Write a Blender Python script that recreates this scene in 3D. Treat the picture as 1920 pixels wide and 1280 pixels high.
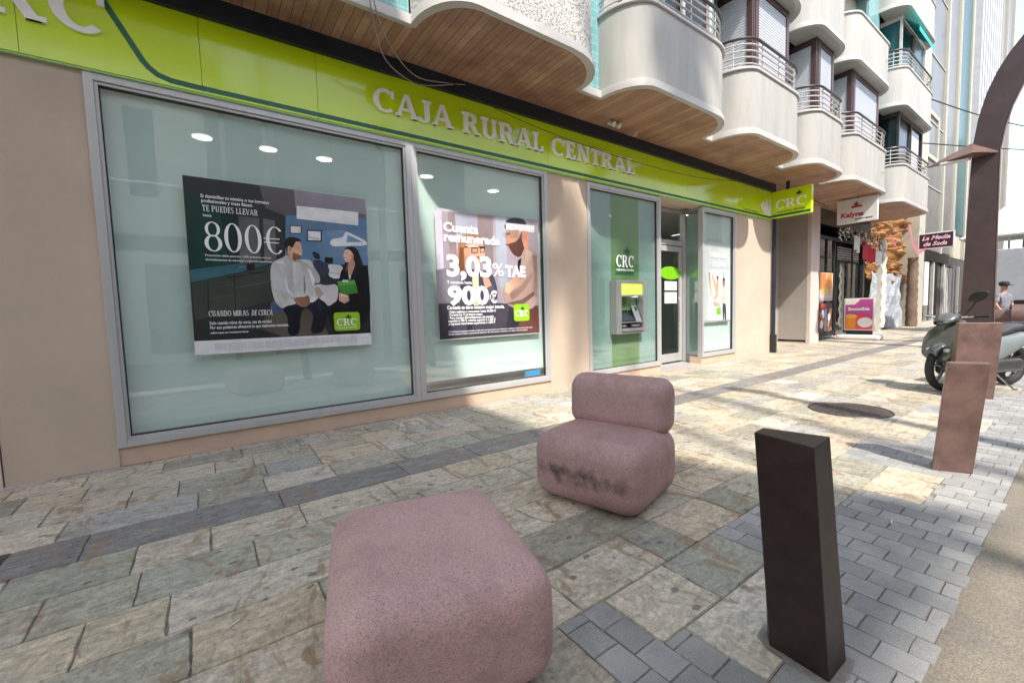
import bpy, math, random
from mathutils import Vector, Matrix
random.seed(7)
SC = bpy.context.scene
for o in list(bpy.data.objects): bpy.data.objects.remove(o)

# ---------------------------------------------------------------- camera
YAW, PITCH, ROLL = 0.624262, -0.071080, -0.029648
def make_camera():
    f = Vector((math.sin(YAW)*math.cos(PITCH), math.cos(YAW)*math.cos(PITCH), math.sin(PITCH)))
    r = Vector((math.cos(YAW), -math.sin(YAW), 0)); u = r.cross(f)
    r2 = r*math.cos(ROLL)+u*math.sin(ROLL); u2 = -r*math.sin(ROLL)+u*math.cos(ROLL)
    cd = bpy.data.cameras.new('camera'); cd.sensor_width = 36; cd.lens = 14.993; cd.clip_start = .05; cd.clip_end = 800
    co = bpy.data.objects.new('camera', cd); SC.collection.objects.link(co)
    m = Matrix((r2, u2, -f)).transposed().to_4x4(); m.translation = Vector((0, 0, 1.35)); co.matrix_world = m
    SC.camera = co
make_camera()

# ---------------------------------------------------------------- light
SUN = Vector((.37, 1.0, -1.23)).normalized()
def make_light():
    w = bpy.data.worlds.new('World'); SC.world = w; w.use_nodes = True
    nt = w.node_tree; nt.nodes.clear()
    out = nt.nodes.new('ShaderNodeOutputWorld'); bg = nt.nodes.new('ShaderNodeBackground')
    sky = nt.nodes.new('ShaderNodeTexSky'); sky.sky_type = 'NISHITA'; sky.sun_disc = False
    sky.sun_elevation = math.radians(49.1); sky.sun_rotation = math.radians(200.3)
    sky.air_density = 1.0; sky.dust_density = .7; sky.ozone_density = 1.0
    bg.inputs[1].default_value = .15
    hs = nt.nodes.new('ShaderNodeHueSaturation'); hs.inputs['Saturation'].default_value = .6
    nt.links.new(sky.outputs[0], hs.inputs['Color']); nt.links.new(hs.outputs[0], bg.inputs[0]); nt.links.new(bg.outputs[0], out.inputs[0])
    ld = bpy.data.lights.new('sun', 'SUN'); ld.energy = 2.4; ld.angle = math.radians(1.3); ld.color = (1, .945, .86)
    lo = bpy.data.objects.new('sun', ld); SC.collection.objects.link(lo)
    lo.rotation_mode = 'QUATERNION'; lo.rotation_quaternion = SUN.to_track_quat('-Z', 'Y'); lo.location = (0, -10, 20)
    vs = SC.view_settings; vs.view_transform = 'Standard'; vs.look = 'None'; vs.gamma = 1; vs.exposure = 1.42; vs.use_curve_mapping = False
make_light()

# ---------------------------------------------------------------- materials
def lin(r, g, b): return tuple((v/255)**2.2 for v in (r, g, b))
class NT:
    def __init__(s, name):
        s.m = bpy.data.materials.new(name); s.m.use_nodes = True; s.t = s.m.node_tree
        s.b = s.t.nodes['Principled BSDF']; s.o = s.t.nodes['Material Output']
    def n(s, typ, **kw):
        nd = s.t.nodes.new('ShaderNode'+typ)
        for k, v in kw.items():
            if k[0] == '_': nd.inputs[int(k[1:])].default_value = v
            else: setattr(nd, k, v)
        return nd
    def l(s, a, b): s.t.links.new(a, b)
    def coord(s, scale=(1, 1, 1), rot=(0, 0, 0)):
        tc = s.n('TexCoord'); mp = s.n('Mapping'); mp.inputs['Scale'].default_value = scale; mp.inputs['Rotation'].default_value = rot
        s.l(tc.outputs['Object'], mp.inputs[0]); return mp.outputs[0]
    def noise(s, vec, scale, detail=4, rough=.6, dist=0):
        nd = s.n('TexNoise'); nd.inputs['Scale'].default_value = scale; nd.inputs['Detail'].default_value = detail
        nd.inputs['Roughness'].default_value = rough; nd.inputs['Distortion'].default_value = dist
        if vec: s.l(vec, nd.inputs['Vector'])
        return nd.outputs['Fac']
    def ramp(s, fac, stops, interp='LINEAR'):
        nd = s.n('ValToRGB'); cr = nd.color_ramp; cr.interpolation = interp
        while len(cr.elements) < len(stops): cr.elements.new(.5)
        for e, (p, c) in zip(cr.elements, stops): e.position = p; e.color = tuple(c)+(1,) if len(c) == 3 else c
        s.l(fac, nd.inputs[0]); return nd.outputs[0]
    def mix(s, fac, a, b, mode='MIX'):
        nd = s.n('Mix'); nd.data_type = 'RGBA'; nd.blend_type = mode
        for i, v in ((0, fac), (6, a), (7, b)):
            if hasattr(v, 'links'): s.l(v, nd.inputs[i])
            elif i == 0: nd.inputs[0].default_value = v
            else: nd.inputs[i].default_value = tuple(v)+(1,)
        return nd.outputs[2]
    def math(s, op, a, b=0.0):
        nd = s.n('Math'); nd.operation = op
        for i, v in ((0, a), (1, b)):
            if hasattr(v, 'links'): s.l(v, nd.inputs[i])
            else: nd.inputs[i].default_value = v
        return nd.outputs[0]
    def bump(s, h, strength=.3, dist=.01, normal=None):
        nd = s.n('Bump'); nd.inputs['Strength'].default_value = strength; nd.inputs['Distance'].default_value = dist
        s.l(h, nd.inputs['Height'])
        if normal: s.l(normal, nd.inputs['Normal'])
        s.l(nd.outputs[0], s.b.inputs['Normal']); return nd.outputs[0]
    def base(s, c):
        if hasattr(c, 'links'): s.l(c, s.b.inputs['Base Color'])
        else: s.b.inputs['Base Color'].default_value = tuple(c)+(1,)
    def set(s, **kw):
        for k, v in kw.items(): s.b.inputs[k.replace('_', ' ')].default_value = v

def mat(name, col, rough=.7, metal=0, var=.12, scale=3, bump=.15, bscale=120, bdist=.003, stretch=(1, 1, 1), spec=.5, dirt=0):
    t = NT(name); v = t.coord(stretch)
    f = t.noise(v, scale, 6, .65)
    lo = tuple(c*(1-var) for c in col); hi = tuple(min(1, c*(1+var)) for c in col)
    c = t.ramp(f, [(.3, lo), (.7, hi)])
    if dirt:
        d = t.ramp(t.noise(v, scale*.6, 8, .7), [(.5, (0, 0, 0)), (.72, (1, 1, 1))])
        c = t.mix(t.math('MULTIPLY', d, dirt), c, tuple(x*.45 for x in col))
    t.base(c); t.set(Roughness=rough, Metallic=metal); t.b.inputs['Specular IOR Level'].default_value = spec
    if bump: t.bump(t.noise(v, bscale, 3, .6), bump, bdist)
    return t.m
def emit(name, col, s):
    t = NT(name); t.base((0, 0, 0)); t.b.inputs['Emission Color'].default_value = tuple(col)+(1,); t.b.inputs['Emission Strength'].default_value = s; return t.m

def tile_mat():
    t = NT('sandstone_flags'); at = t.n('VertexColor'); at.layer_name = 'Col'
    v = t.coord(); vs = t.coord((1, 2.6, 1), (0, 0, .5)); vs2 = t.coord((2.2, 1, 1), (0, 0, .25))
    c = at.outputs[0]
    n1 = t.noise(vs, 7, 9, .72, .8); n2 = t.noise(v, 34, 6, .75); n3 = t.noise(vs2, 2.2, 5, .6, 1.5)
    c = t.mix(1, c, t.ramp(n1, [(.25, (.50, .50, .50)), (.5, (.96, .96, .96)), (.75, (1.45, 1.42, 1.35))]), 'MULTIPLY')
    c = t.mix(.95, c, t.ramp(n2, [(.3, (.6, .6, .6)), (.5, (1, 1, 1)), (.72, (1.32, 1.3, 1.26))]), 'MULTIPLY')
    c = t.mix(t.ramp(n3, [(.56, (0, 0, 0)), (.63, (.75, .75, .75))]), c, (.31, .205, .12))
    pale = t.ramp(t.noise(vs, 1.3, 7, .7, 2), [(.57, (0, 0, 0)), (.66, (.5, .5, .5))])
    c = t.mix(pale, c, (.50, .46, .385))
    st = t.ramp(t.noise(v, 1.1, 9, .78, .6), [(.52, (0, 0, 0)), (.72, (.62, .62, .62))]); c = t.mix(st, c, (.13, .105, .08))
    crack = t.ramp(t.math('ABSOLUTE', t.math('SUBTRACT', t.noise(vs2, 3.1, 7, .62, 1.2), .5)), [(.0, (.85, .85, .85)), (.012, (0, 0, 0))])
    c = t.mix(t.math('MULTIPLY', crack, .42), c, (.1, .09, .075))
    vo = t.n('TexVoronoi'); vo.feature = 'F1'; vo.inputs['Scale'].default_value = 8; t.l(t.coord((1, 1.3, 1)), vo.inputs['Vector'])
    wob = t.math('ADD', vo.outputs['Distance'], t.math('MULTIPLY', t.math('SUBTRACT', n2, .5), .35))
    sp = t.ramp(wob, [(.15, (1, 1, 1)), (.21, (0, 0, 0))])
    rnd = t.ramp(vo.outputs['Color'], [(.58, (0, 0, 0)), (.62, (1, 1, 1))])
    c = t.mix(t.math('MULTIPLY', t.math('MULTIPLY', sp, rnd), .65), c, (.075, .07, .065))
    vo2 = t.n('TexVoronoi'); vo2.feature = 'F1'; vo2.inputs['Scale'].default_value = 24; t.l(v, vo2.inputs['Vector'])
    sp2 = t.ramp(vo2.outputs['Distance'], [(.12, (1, 1, 1)), (.2, (0, 0, 0))])
    c = t.mix(t.math('MULTIPLY', t.math('MULTIPLY', sp2, t.ramp(t.noise(v, 1.8, 3), [(.47, (0, 0, 0)), (.6, (1, 1, 1))])), .5), c, (.11, .1, .09))
    t.base(c); t.set(Roughness=.62)
    h = t.math('ADD', t.math('MULTIPLY', n1, 1.0), t.math('MULTIPLY', n2, .5)); t.bump(h, .5, .006)
    return t.m
def paver_mat():
    t = NT('grey_pavers'); at = t.n('VertexColor'); at.layer_name = 'Col'; v = t.coord()
    c = t.mix(1, at.outputs[0], t.ramp(t.noise(v, 240, 3, .8), [(.3, (.62, .62, .62)), (.7, (1.35, 1.35, 1.35))]), 'MULTIPLY')
    c = t.mix(1, c, t.ramp(t.noise(v, 3, 6, .7), [(.3, (.72, .73, .76)), (.7, (1.2, 1.18, 1.15))]), 'MULTIPLY')
    t.base(c); t.set(Roughness=.8); t.bump(t.noise(v, 200, 3, .7), .4, .003); return t.m
def road_mat():
    t = NT('rough_road'); v = t.coord(); vs = t.coord((1, 2.4, 1), (0, 0, .3))
    n = t.noise(v, 130, 5, .85); c = t.ramp(n, [(.28, (.11, .10, .088)), (.5, (.29, .255, .21)), (.72, (.52, .46, .375))])
    c = t.mix(1, c, t.ramp(t.noise(v, 2.4, 6, .7), [(.3, (.75, .76, .8)), (.7, (1.12, 1.08, 1))]), 'MULTIPLY')
    t.base(c); t.set(Roughness=.85); t.bump(t.math('ADD', n, t.math('MULTIPLY', t.noise(vs, 28, 4, .8), 1.2)), .7, .008); return t.m
def granite_mat(name, stain=None, base=(.40, .255, .25)):
    t = NT(name); v = t.coord()
    vo = t.n('TexVoronoi'); vo.feature = 'F1'; vo.inputs['Scale'].default_value = 300; t.l(v, vo.inputs['Vector'])
    sep = t.n('SeparateColor'); t.l(vo.outputs['Color'], sep.inputs[0])
    c = t.ramp(sep.outputs[0], [(0, tuple(x*.45 for x in base)), (.07, tuple(x*.8 for x in base)), (.45, base), (.86, tuple(min(1, x*1.15) for x in base)), (.98, (.58, .46, .44))])
    c = t.mix(1, c, t.ramp(t.noise(v, 2.5, 5, .6), [(.3, (.86, .84, .84)), (.7, (1.1, 1.08, 1.08))]), 'MULTIPLY')
    pit = t.n('TexVoronoi'); pit.feature = 'F1'; pit.inputs['Scale'].default_value = 60; t.l(v, pit.inputs['Vector'])
    pm = t.math('MULTIPLY', t.ramp(pit.outputs['Distance'], [(.13, (1, 1, 1)), (.22, (0, 0, 0))]), t.ramp(t.noise(v, 5, 4), [(.52, (0, 0, 0)), (.64, (1, 1, 1))]))
    c = t.mix(t.math('MULTIPLY', pm, .6), c, (.09, .05, .05))
    br = t.ramp(t.noise(v, 3.2, 7, .72), [(.5, (0, 0, 0)), (.66, (.55, .55, .55))]); c = t.mix(br, c, tuple(x*.55 for x in base))
    if stain:   # (axis ranges in object space) dark hand-worn smear
        tc = t.n('TexCoord'); sx = t.n('SeparateXYZ'); t.l(tc.outputs['Object'], sx.inputs[0])
        zc, zw, m = stain
        dz = t.math('DIVIDE', t.math('ABSOLUTE', t.math('SUBTRACT', sx.outputs[2], zc)), zw)
        # two sagging smears: follow a wavy line in y
        dy = t.math('SUBTRACT', 1.0, dz)
        fr = t.math('LESS_THAN', sx.outputs[0], m)
        ed = t.math('SUBTRACT', 1.0, t.math('MULTIPLY', t.math('POWER', t.math('ABSOLUTE', t.math('DIVIDE', sx.outputs[1], .36)), 4.0), 1.0))
        k = t.math('ADD', t.math('MULTIPLY', dy, .9), t.math('MULTIPLY', t.math('SUBTRACT', t.noise(v, 7, 6, .75), .5), 2.2))
        k = t.math('MULTIPLY', t.ramp(k, [(.45, (0, 0, 0)), (1.0, (1, 1, 1))]), t.math('MULTIPLY', fr, t.ramp(ed, [(0, (0, 0, 0)), (.6, (1, 1, 1))])))
        c = t.mix(t.math('MULTIPLY', k, .88), c, (.06, .035, .03))
    t.base(c); t.set(Roughness=.6); t.bump(sep.outputs[1], .12, .002); return t.m
def soffit_mat():
    t = NT('soffit_boards'); tc = t.n('TexCoord'); sx = t.n('SeparateXYZ'); t.l(tc.outputs['Object'], sx.inputs[0])
    q = t.math('DIVIDE', sx.outputs[0], .105); fr = t.math('FRACT', q); fl = t.math('FLOOR', q)
    wn = t.n('TexWhiteNoise'); wn.noise_dimensions = '1D'; t.l(fl, wn.inputs['W'])
    c = t.ramp(wn.outputs[0], [(0, (.34, .19, .125)), (1, (.47, .29, .195))])
    c = t.mix(1, c, t.ramp(t.noise(t.coord((30, 1.2, 1)), 2.2, 6, .7, .6), [(.3, (.78, .76, .74)), (.7, (1.25, 1.25, 1.25))]), 'MULTIPLY')
    dirt = t.ramp(t.noise(t.coord((1, 1.4, 1)), 1.2, 5, .6), [(.45, (0, 0, 0)), (.68, (.6, .6, .6))]); c = t.mix(dirt, c, (.14, .055, .045))
    g = t.math('LESS_THAN', fr, .055); c = t.mix(g, c, (.05, .025, .018)); t.base(c); t.set(Roughness=.5)
    t.bump(t.math('SUBTRACT', 1.0, g), .6, .006); return t.m
def stucco_mat(name, col, coarse):
    t = NT(name); v = t.coord()
    c = t.ramp(t.noise(t.coord((1.6, 1.6, .3)), 1.6, 9, .75), [(.3, tuple(x*.78 for x in col)), (.6, col), (.8, tuple(min(1, x*1.06) for x in col))])
    if coarse:
        n = t.noise(v, 30, 4, .6); c = t.mix(1, c, t.ramp(n, [(.36, (.45, .42, .38)), (.52, (1, 1, 1))]), 'MULTIPLY'); t.bump(n, 1.0, .03)
    else: t.bump(t.noise(v, 60, 5, .7), .25, .004)
    t.base(c); t.set(Roughness=.75); return t.m
def tiles_turq():
    t = NT('turquoise_tiles'); br = t.n('TexBrick'); br.offset = 0; v = t.coord((1, 1, 1), (math.pi/2, 0, 0))
    t.l(v, br.inputs['Vector']); br.inputs['Color1'].default_value = (.14, .32, .33, 1); br.inputs['Color2'].default_value = (.18, .38, .39, 1)
    br.inputs['Mortar'].default_value = (.3, .45, .45, 1); br.inputs['Scale'].default_value = 1; br.inputs['Mortar Size'].default_value = .006
    br.inputs['Brick Width'].default_value = .12; br.inputs['Row Height'].default_value = .12
    t.base(br.outputs[0]); t.set(Roughness=.22); t.bump(t.noise(t.coord(), 22, 2), .3, .01); return t.m
def glass_mat(name, tint=(.9, .97, .95), extra=0.0, wav=.0):
    t = NT(name); t.t.nodes.remove(t.b)
    tr = t.n('BsdfTransparent'); tr.inputs[0].default_value = tuple(tint)+(1,)
    gl = t.n('BsdfGlossy'); gl.inputs[0].default_value = (1, 1, 1, 1); gl.inputs['Roughness'].default_value = .006
    ge = t.n('NewGeometry'); dp = t.n('VectorMath'); dp.operation = 'DOT_PRODUCT'; t.l(ge.outputs['Incoming'], dp.inputs[0]); t.l(ge.outputs['Normal'], dp.inputs[1])
    c5 = t.math('POWER', t.math('SUBTRACT', 1.0, t.math('ABSOLUTE', dp.outputs['Value'])), 5.0)
    f = t.math('MINIMUM', t.math('ADD', t.math('MULTIPLY', c5, .9), .075+extra), 1.0)
    nb = t.n('Bump'); nb.inputs['Strength'].default_value = .08; nb.inputs['Distance'].default_value = .01
    t.l(t.noise(t.coord(), 1.3, 1), nb.inputs['Height']); t.l(nb.outputs[0], gl.inputs['Normal'])
    mx = t.n('MixShader'); t.l(f, mx.inputs[0]); t.l(tr.outputs[0], mx.inputs[1]); t.l(gl.outputs[0], mx.inputs[2]); t.l(mx.outputs[0], t.o.inputs[0]); return t.m
def blind_mat(name, col, alpha):
    t = NT(name); t.base(t.ramp(t.noise(t.coord(), 1.2, 3), [(.3, tuple(x*.94 for x in col)), (.7, col)])); t.set(Roughness=.8)
    tr = t.n('BsdfTransparent'); mx = t.n('MixShader'); mx.inputs[0].default_value = alpha
    t.l(tr.outputs[0], mx.inputs[1]); t.l(t.b.outputs[0], mx.inputs[2]); t.l(mx.outputs[0], t.o.inputs[0]); return t.m
def print_mat(name, rough=.35):
    t = NT(name); at = t.n('VertexColor'); at.layer_name = 'Col'; v = t.coord()
    t.base(t.mix(1, at.outputs[0], t.ramp(t.noise(v, 7, 5, .7), [(.3, (.84, .84, .84)), (.7, (1.08, 1.08, 1.08))]), 'MULTIPLY')); t.set(Roughness=rough); return t.m
def added_sail_mat():  # translucent cloth for the added sheet that shades the foreground
    t = NT('added_shade_cloth'); t.t.nodes.remove(t.b); d = t.n('BsdfDiffuse'); d.inputs[0].default_value = (.8, .76, .7, 1)
    r = t.n('BsdfTranslucent'); r.inputs[0].default_value = (.85, .8, .74, 1); mx = t.n('MixShader'); mx.inputs[0].default_value = .55
    t.l(d.outputs[0], mx.inputs[1]); t.l(r.outputs[0], mx.inputs[2]); t.l(mx.outputs[0], t.o.inputs[0]); return t.m
def louver_mat(name, col, pitch, axis=0):
    t = NT(name); tc = t.n('TexCoord'); sx = t.n('SeparateXYZ'); t.l(tc.outputs['Object'], sx.inputs[0])
    g = t.math('LESS_THAN', t.math('FRACT', t.math('DIVIDE', sx.outputs[axis], pitch)), .12)
    t.base(t.mix(g, col, tuple(x*.4 for x in col))); t.set(Roughness=.5); return t.m

M = dict(
 tile=tile_mat(), paver=paver_mat(), road=road_mat(),
 mortar=mat('mortar', (.30, .27, .23), .9, var=.5, scale=14, bump=.5), ground=mat('far_ground', (.36, .32, .27), .9),
 chair=granite_mat('pink_granite_worn', (.235, .16, -.25), (.46, .285, .265)), stool=granite_mat('pink_granite', None, (.57, .36, .335)),
 wall=mat('beige_render', (.57, .455, .355), .8, var=.09, scale=1.1, bump=.6, bscale=130, bdist=.005, dirt=.08),
 wall2=mat('pale_render', (.62, .52, .47), .8, var=.05, scale=1.6), sill=mat('sill_render', (.58, .42, .31), .8, var=.08, scale=3, bump=.3),
 alu=mat('brushed_aluminium', (.55, .545, .54), .42, .35, var=.05, scale=5, bump=.05, stretch=(1, 1, .1)),
 dark=mat('dark_fascia_paint', (.013, .02, .032), .45, var=.3), gasket=mat('black_gasket', (.02, .02, .02), .6),
 green=mat('lime_acrylic', (.60, .80, .008), .1, var=.04, scale=1, bump=.02, bscale=2, bdist=.01),
 dgreen=mat('dark_green_vinyl', (.004, .12, .055), .3, var=.05), white_l=mat('letter_white', (.95, .93, .90), .3, var=.03),
 white=mat('white_paint', (.72, .71, .68), .5, var=.05), soffit=soffit_mat(),
 stucco=stucco_mat('balcony_plaster', (.45, .43, .39), False), rough=stucco_mat('coarse_stucco', (.66, .64, .60), True),
 turq=tiles_turq(), brown=mat('brown_frame', (.085, .045, .042), .4, var=.1), shutter=mat('white_shutter', (.56, .575, .6), .45, var=.04),
 rail=mat('rail_white_paint', (.52, .49, .46), .4, var=.1), raild=mat('handrail_dark', (.05, .035, .035), .35),
 glass=glass_mat('window_glass', (.97, 1, .99), extra=.10), dglass=glass_mat('dark_glass', (.35, .4, .42), .05),
 blind=blind_mat('mint_blind', (.70, .845, .79), .92), blind_g=mat('green_film', (.12, .26, .09), .35, var=.08, scale=2), blind_t=mat('teal_film', (.25, .38, .345), .35, var=.12, scale=1.6),
 room=mat('interior_wall', (.5, .49, .45), .8), lamp=emit('downlight', (1, .93, .8), 9), lampw=emit('panel_light', (1, .97, .9), 2.2),
 print=print_mat('printed_poster'), white_ink=mat('white_ink', (.9, .9, .91), .4, var=.01, bump=0), grey_ink=mat('grey_ink', (.3, .3, .33), .5, bump=0),
 corten=mat('rusted_steel', (.175, .105, .09), .45, .1, var=.38, scale=3.5, bump=.25, dirt=.6), archm=mat('arch_steel', (.068, .043, .040), .42, .3, var=.2, scale=2, bump=.1, dirt=.25), bronze=mat('bronze_steel', (.040, .024, .0205), .4, .3, var=.3, scale=9, bump=.12, bscale=90, dirt=.3),
 atm=mat('atm_silver', (.34, .34, .335), .35, .5, var=.05), atmd=mat('atm_dark', (.05, .052, .055), .25, var=.2), atmlime=emit('atm_lime_screen', (.62, .78, .12), .55),
 iron=mat('cast_iron', (.12, .10, .09), .5, .5, var=.4, scale=20), concrete=mat('concrete', (.42, .40, .37), .85, var=.15, dirt=.2),
 kwall=mat('taupe_panel', (.36, .325, .29), .6, var=.06), cream=mat('cream_render', (.45, .42, .34), .75, var=.05),
 tyre=mat('tyre_rubber', (.025, .025, .027), .7), rim=mat('rim_grey', (.2, .2, .2), .35, .8), paint=mat('silver_green_paint', (.19, .20, .185), .22, .55, var=.05, bump=0),
 blue_reflect=mat('silver_blue_reflection', (.27, .31, .32), .3, .2, bump=0), black=mat('black_plastic', (.02, .02, .022), .4), chrome=mat('chrome', (.75, .75, .75), .15, 1, bump=0),  # pale blue on the scooter's rear paints a bluish reflection on silver bodywork
 seat=mat('seat_vinyl', (.06, .06, .065), .45), copper=mat('copper_foil_panel', (.40, .19, .06), .35, .3, var=.55, scale=2.2, bump=1, bscale=2.6, bdist=.3, stretch=(.45, .45, 2.4)),
 plastic=mat('plastic_sheet', (.40, .43, .47), .35, var=.25, scale=1.5, bump=1, bscale=2.2, bdist=.18), bark=mat('palm_bark', (.2, .135, .095), .9, var=.4, scale=9, bump=1, bscale=14, bdist=.04, stretch=(1, 1, 3)),
 leaf=mat('palm_leaf', (.06, .11, .03), .5, var=.3), skin=mat('skin', (.45, .26, .18), .55, bump=0), cloth=mat('patterned_shirt', (.22, .22, .26), .8, var=.7, scale=26), navy=mat('dark_cloth', (.03, .03, .04), .8),
 sail=added_sail_mat(), cable=mat('cable_beige', (.3, .26, .22), .7), cabled=mat('cable_black', (.02, .02, .02), .6),
 pink=mat('pink_fabric', (.62, .18, .24), .7, var=.2), red=mat('red_fabric', (.5, .03, .05), .7), foliage=mat('garland_leaf', (.10, .14, .07), .6, var=.5, scale=12),
 louver=louver_mat('grey_white_louvre', (.55, .57, .6), .42), cglass=mat('curtain_glass', (.17, .17, .165), .3, .0, var=.25, scale=.6, bump=.1, bscale=1, bdist=.05), tealg=mat('teal_glass', (.02, .10, .11), .2, .0), truck=mat('truck_panel', (.36, .38, .41), .35), ochre=mat('old_house_wall', (.42, .34, .27), .85, var=.15),
 orange=mat('orange_print', (.75, .25, .03), .4, var=.3, scale=6, bump=0), purple=mat('magenta_print', (.36, .08, .26), .4, bump=0), blackg=mat('black_glass', (.012, .015, .016), .08),
 stopp=mat('warm_white_stone', (.72, .68, .6), .7), tealp=mat('opposite_mint_panel', (.75, .85, .8), .4, var=.3, scale=1.1), taupe=mat('opposite_taupe', (.36, .31, .28), .7), opp=mat('opposite_wall', (.5, .46, .42), .8, var=.04),
)
# ---------------------------------------------------------------- object helpers
LOC = {}
def link(o): SC.collection.objects.link(o)
def tag(o, label=None, cat=None, group=None, kind=None):
    for k, v in (('label', label), ('category', cat), ('group', group), ('kind', kind)):
        if v: o[k] = v
    return o
def empty(name, loc, label, cat, group=None):
    o = bpy.data.objects.new(name, None); link(o); o.location = loc; o.empty_display_size = .1; LOC[o.name] = Vector(loc); return tag(o, label, cat, group)
class MB:
    def __init__(s): s.v = []; s.f = []; s.m = []; s.c = []; s.hascol = False
    def add(s, vs, fs, m=0, col=None):
        b = len(s.v); s.v += [tuple(v) for v in vs]
        for f in fs: s.f.append(tuple(b+i for i in f)); s.m.append(m); s.c.append(col or (1, 1, 1))
        if col: s.hascol = True
        return s
    def box(s, x0, x1, y0, y1, z0, z1, m=0, col=None):
        v = [(x, y, z) for z in (z0, z1) for y in (y0, y1) for x in (x0, x1)]
        return s.add(v, [(0, 2, 3, 1), (4, 5, 7, 6), (0, 1, 5, 4), (2, 6, 7, 3), (0, 4, 6, 2), (1, 3, 7, 5)], m, col)
    def prism(s, pts, mp, d0, d1, m=0, col=None):   # pts 2D ccw, mp(u,v,d)->xyz
        n = len(pts); v = [mp(u, w, d0) for u, w in pts]+[mp(u, w, d1) for u, w in pts]
        return s.add(v, [tuple(range(n-1, -1, -1)), tuple(range(n, 2*n))]+[(i, (i+1) % n, n+(i+1) % n, n+i) for i in range(n)], m, col)
    def tube(s, path, r, n=8, m=0, cap=True, closed=False):
        P = [Vector(p) for p in path]; N = len(P); rs = r if isinstance(r, (list, tuple)) else [r]*N; rings = []
        up = None
        for i, p in enumerate(P):
            a = P[(i-1) % N] if (i or closed) else P[i]; b = P[(i+1) % N] if (i < N-1 or closed) else P[i]
            t = (b-a).normalized()
            if up is None:
                up = Vector((0, 0, 1)) if abs(t.z) < .9 else Vector((1, 0, 0))
            x = t.cross(up).normalized(); up = x.cross(t).normalized()
            rings.append([p+(x*math.cos(2*math.pi*k/n)+up*math.sin(2*math.pi*k/n))*rs[i] for k in range(n)])
        vs = [v for rg in rings for v in rg]; fs = []
        for i in range(N if closed else N-1):
            j = (i+1) % N
            for k in range(n): fs.append((i*n+k, i*n+(k+1) % n, j*n+(k+1) % n, j*n+k))
        if cap and not closed: fs += [tuple(range(n-1, -1, -1)), tuple((N-1)*n+k for k in range(n))]
        return s.add(vs, fs, m)
    def loft(s, secs, n=20, m=0, p=2.0):   # secs: (x, z, ry, rz, [tilt]) rings in the yz plane about x, superellipse power p
        vs = []; fs = []; N = len(secs)
        for sc in secs:
            x, z, ry, rz = sc[:4]; tl = sc[4] if len(sc) > 4 else 0
            for k in range(n):
                a = 2*math.pi*k/n; cy = math.copysign(abs(math.cos(a))**(2/p), math.cos(a)); cz = math.copysign(abs(math.sin(a))**(2/p), math.sin(a))
                vs.append((x-cz*rz*math.sin(tl), cy*ry, z+cz*rz*math.cos(tl)))
        for i in range(N-1):
            for k in range(n): fs.append((i*n+k, i*n+(k+1) % n, (i+1)*n+(k+1) % n, (i+1)*n+k))
        fs += [tuple(range(n-1, -1, -1)), tuple((N-1)*n+k for k in range(n))]
        return s.add(vs, fs, m)
    def rblock(s, c, h, r, n=14, m=0, fn=None):
        rr = r if isinstance(r, (tuple, list)) else (r, r, r)
        ax = [(0, 1, 2), (1, 2, 0), (2, 0, 1)]
        for a, b, d in ax:
            for sg in (-1, 1):
                vs = []; fs = []
                for i in range(n+1):
                    for j in range(n+1):
                        p = [0, 0, 0]
                        def dist(t, hh, r_):    # concentrate samples in rounded zone
                            t = 2*t-1; return math.sin(t*math.pi/2)*hh if True else t*hh
                        p[a] = sg*h[a]; p[b] = dist(i/n, h[b], rr[b]); p[d] = dist(j/n, h[d], rr[d])
                        q = [max(-(h[k]-rr[k]), min(h[k]-rr[k], p[k])) for k in range(3)]
                        e = [(p[k]-q[k])/rr[k] for k in range(3)]; L = math.sqrt(sum(x*x for x in e)) or 1
                        p = [q[k]+e[k]/L*rr[k] for k in range(3)]
                        if fn: p = fn(p)
                        vs.append((p[0]+c[0], p[1]+c[1], p[2]+c[2]))
                for i in range(n):
                    for j in range(n):
                        q4 = (i*(n+1)+j, (i+1)*(n+1)+j, (i+1)*(n+1)+j+1, i*(n+1)+j+1); fs.append(q4 if sg > 0 else q4[::-1])
                s.add(vs, fs, m)
        return s
    def xform(s, fn): s.v = [tuple(fn(Vector(v))) for v in s.v]; return s
    def build(s, name, mats, parent=None, smooth=False, bevel=0, loc=None, merge=False, angle=40):
        L = Vector(loc) if loc else (LOC[parent.name] if parent else Vector((0, 0, 0)))
        me = bpy.data.meshes.new(name); me.from_pydata([tuple(Vector(v)-L) for v in s.v], [], s.f)
        mats = mats if isinstance(mats, (list, tuple)) else [mats]
        for mm in mats: me.materials.append(mm)
        for p, i in zip(me.polygons, s.m): p.material_index = i
        if s.hascol:
            at = me.color_attributes.new('Col', 'FLOAT_COLOR', 'CORNER')
            for p, c in zip(me.polygons, s.c):
                for q, li in enumerate(p.loop_indices):
                    cc = c[q] if isinstance(c, list) else c; at.data[li].color = (cc[0], cc[1], cc[2], 1)
        if merge:
            import bmesh
            bm = bmesh.new(); bm.from_mesh(me); bmesh.ops.remove_doubles(bm, verts=bm.verts, dist=.0004); bm.to_mesh(me); bm.free()
        if smooth:
            for p in me.polygons: p.use_smooth = True
        me.update()
        o = bpy.data.objects.new(name, me); link(o)
        if smooth and angle < 180:
            import bmesh
            bm = bmesh.new(); bm.from_mesh(me); th = math.radians(angle)
            for e in bm.edges:
                if len(e.link_faces) == 2 and e.calc_face_angle(0) > th: e.smooth = False
            bm.to_mesh(me); bm.free()
        if parent: o.parent = parent; o.location = L-LOC[parent.name]
        else: o.location = L
        LOC[o.name] = L
        if bevel:
            b = o.modifiers.new('bevel', 'BEVEL'); b.width = bevel; b.segments = 2; b.limit_method = 'ANGLE'
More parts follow.
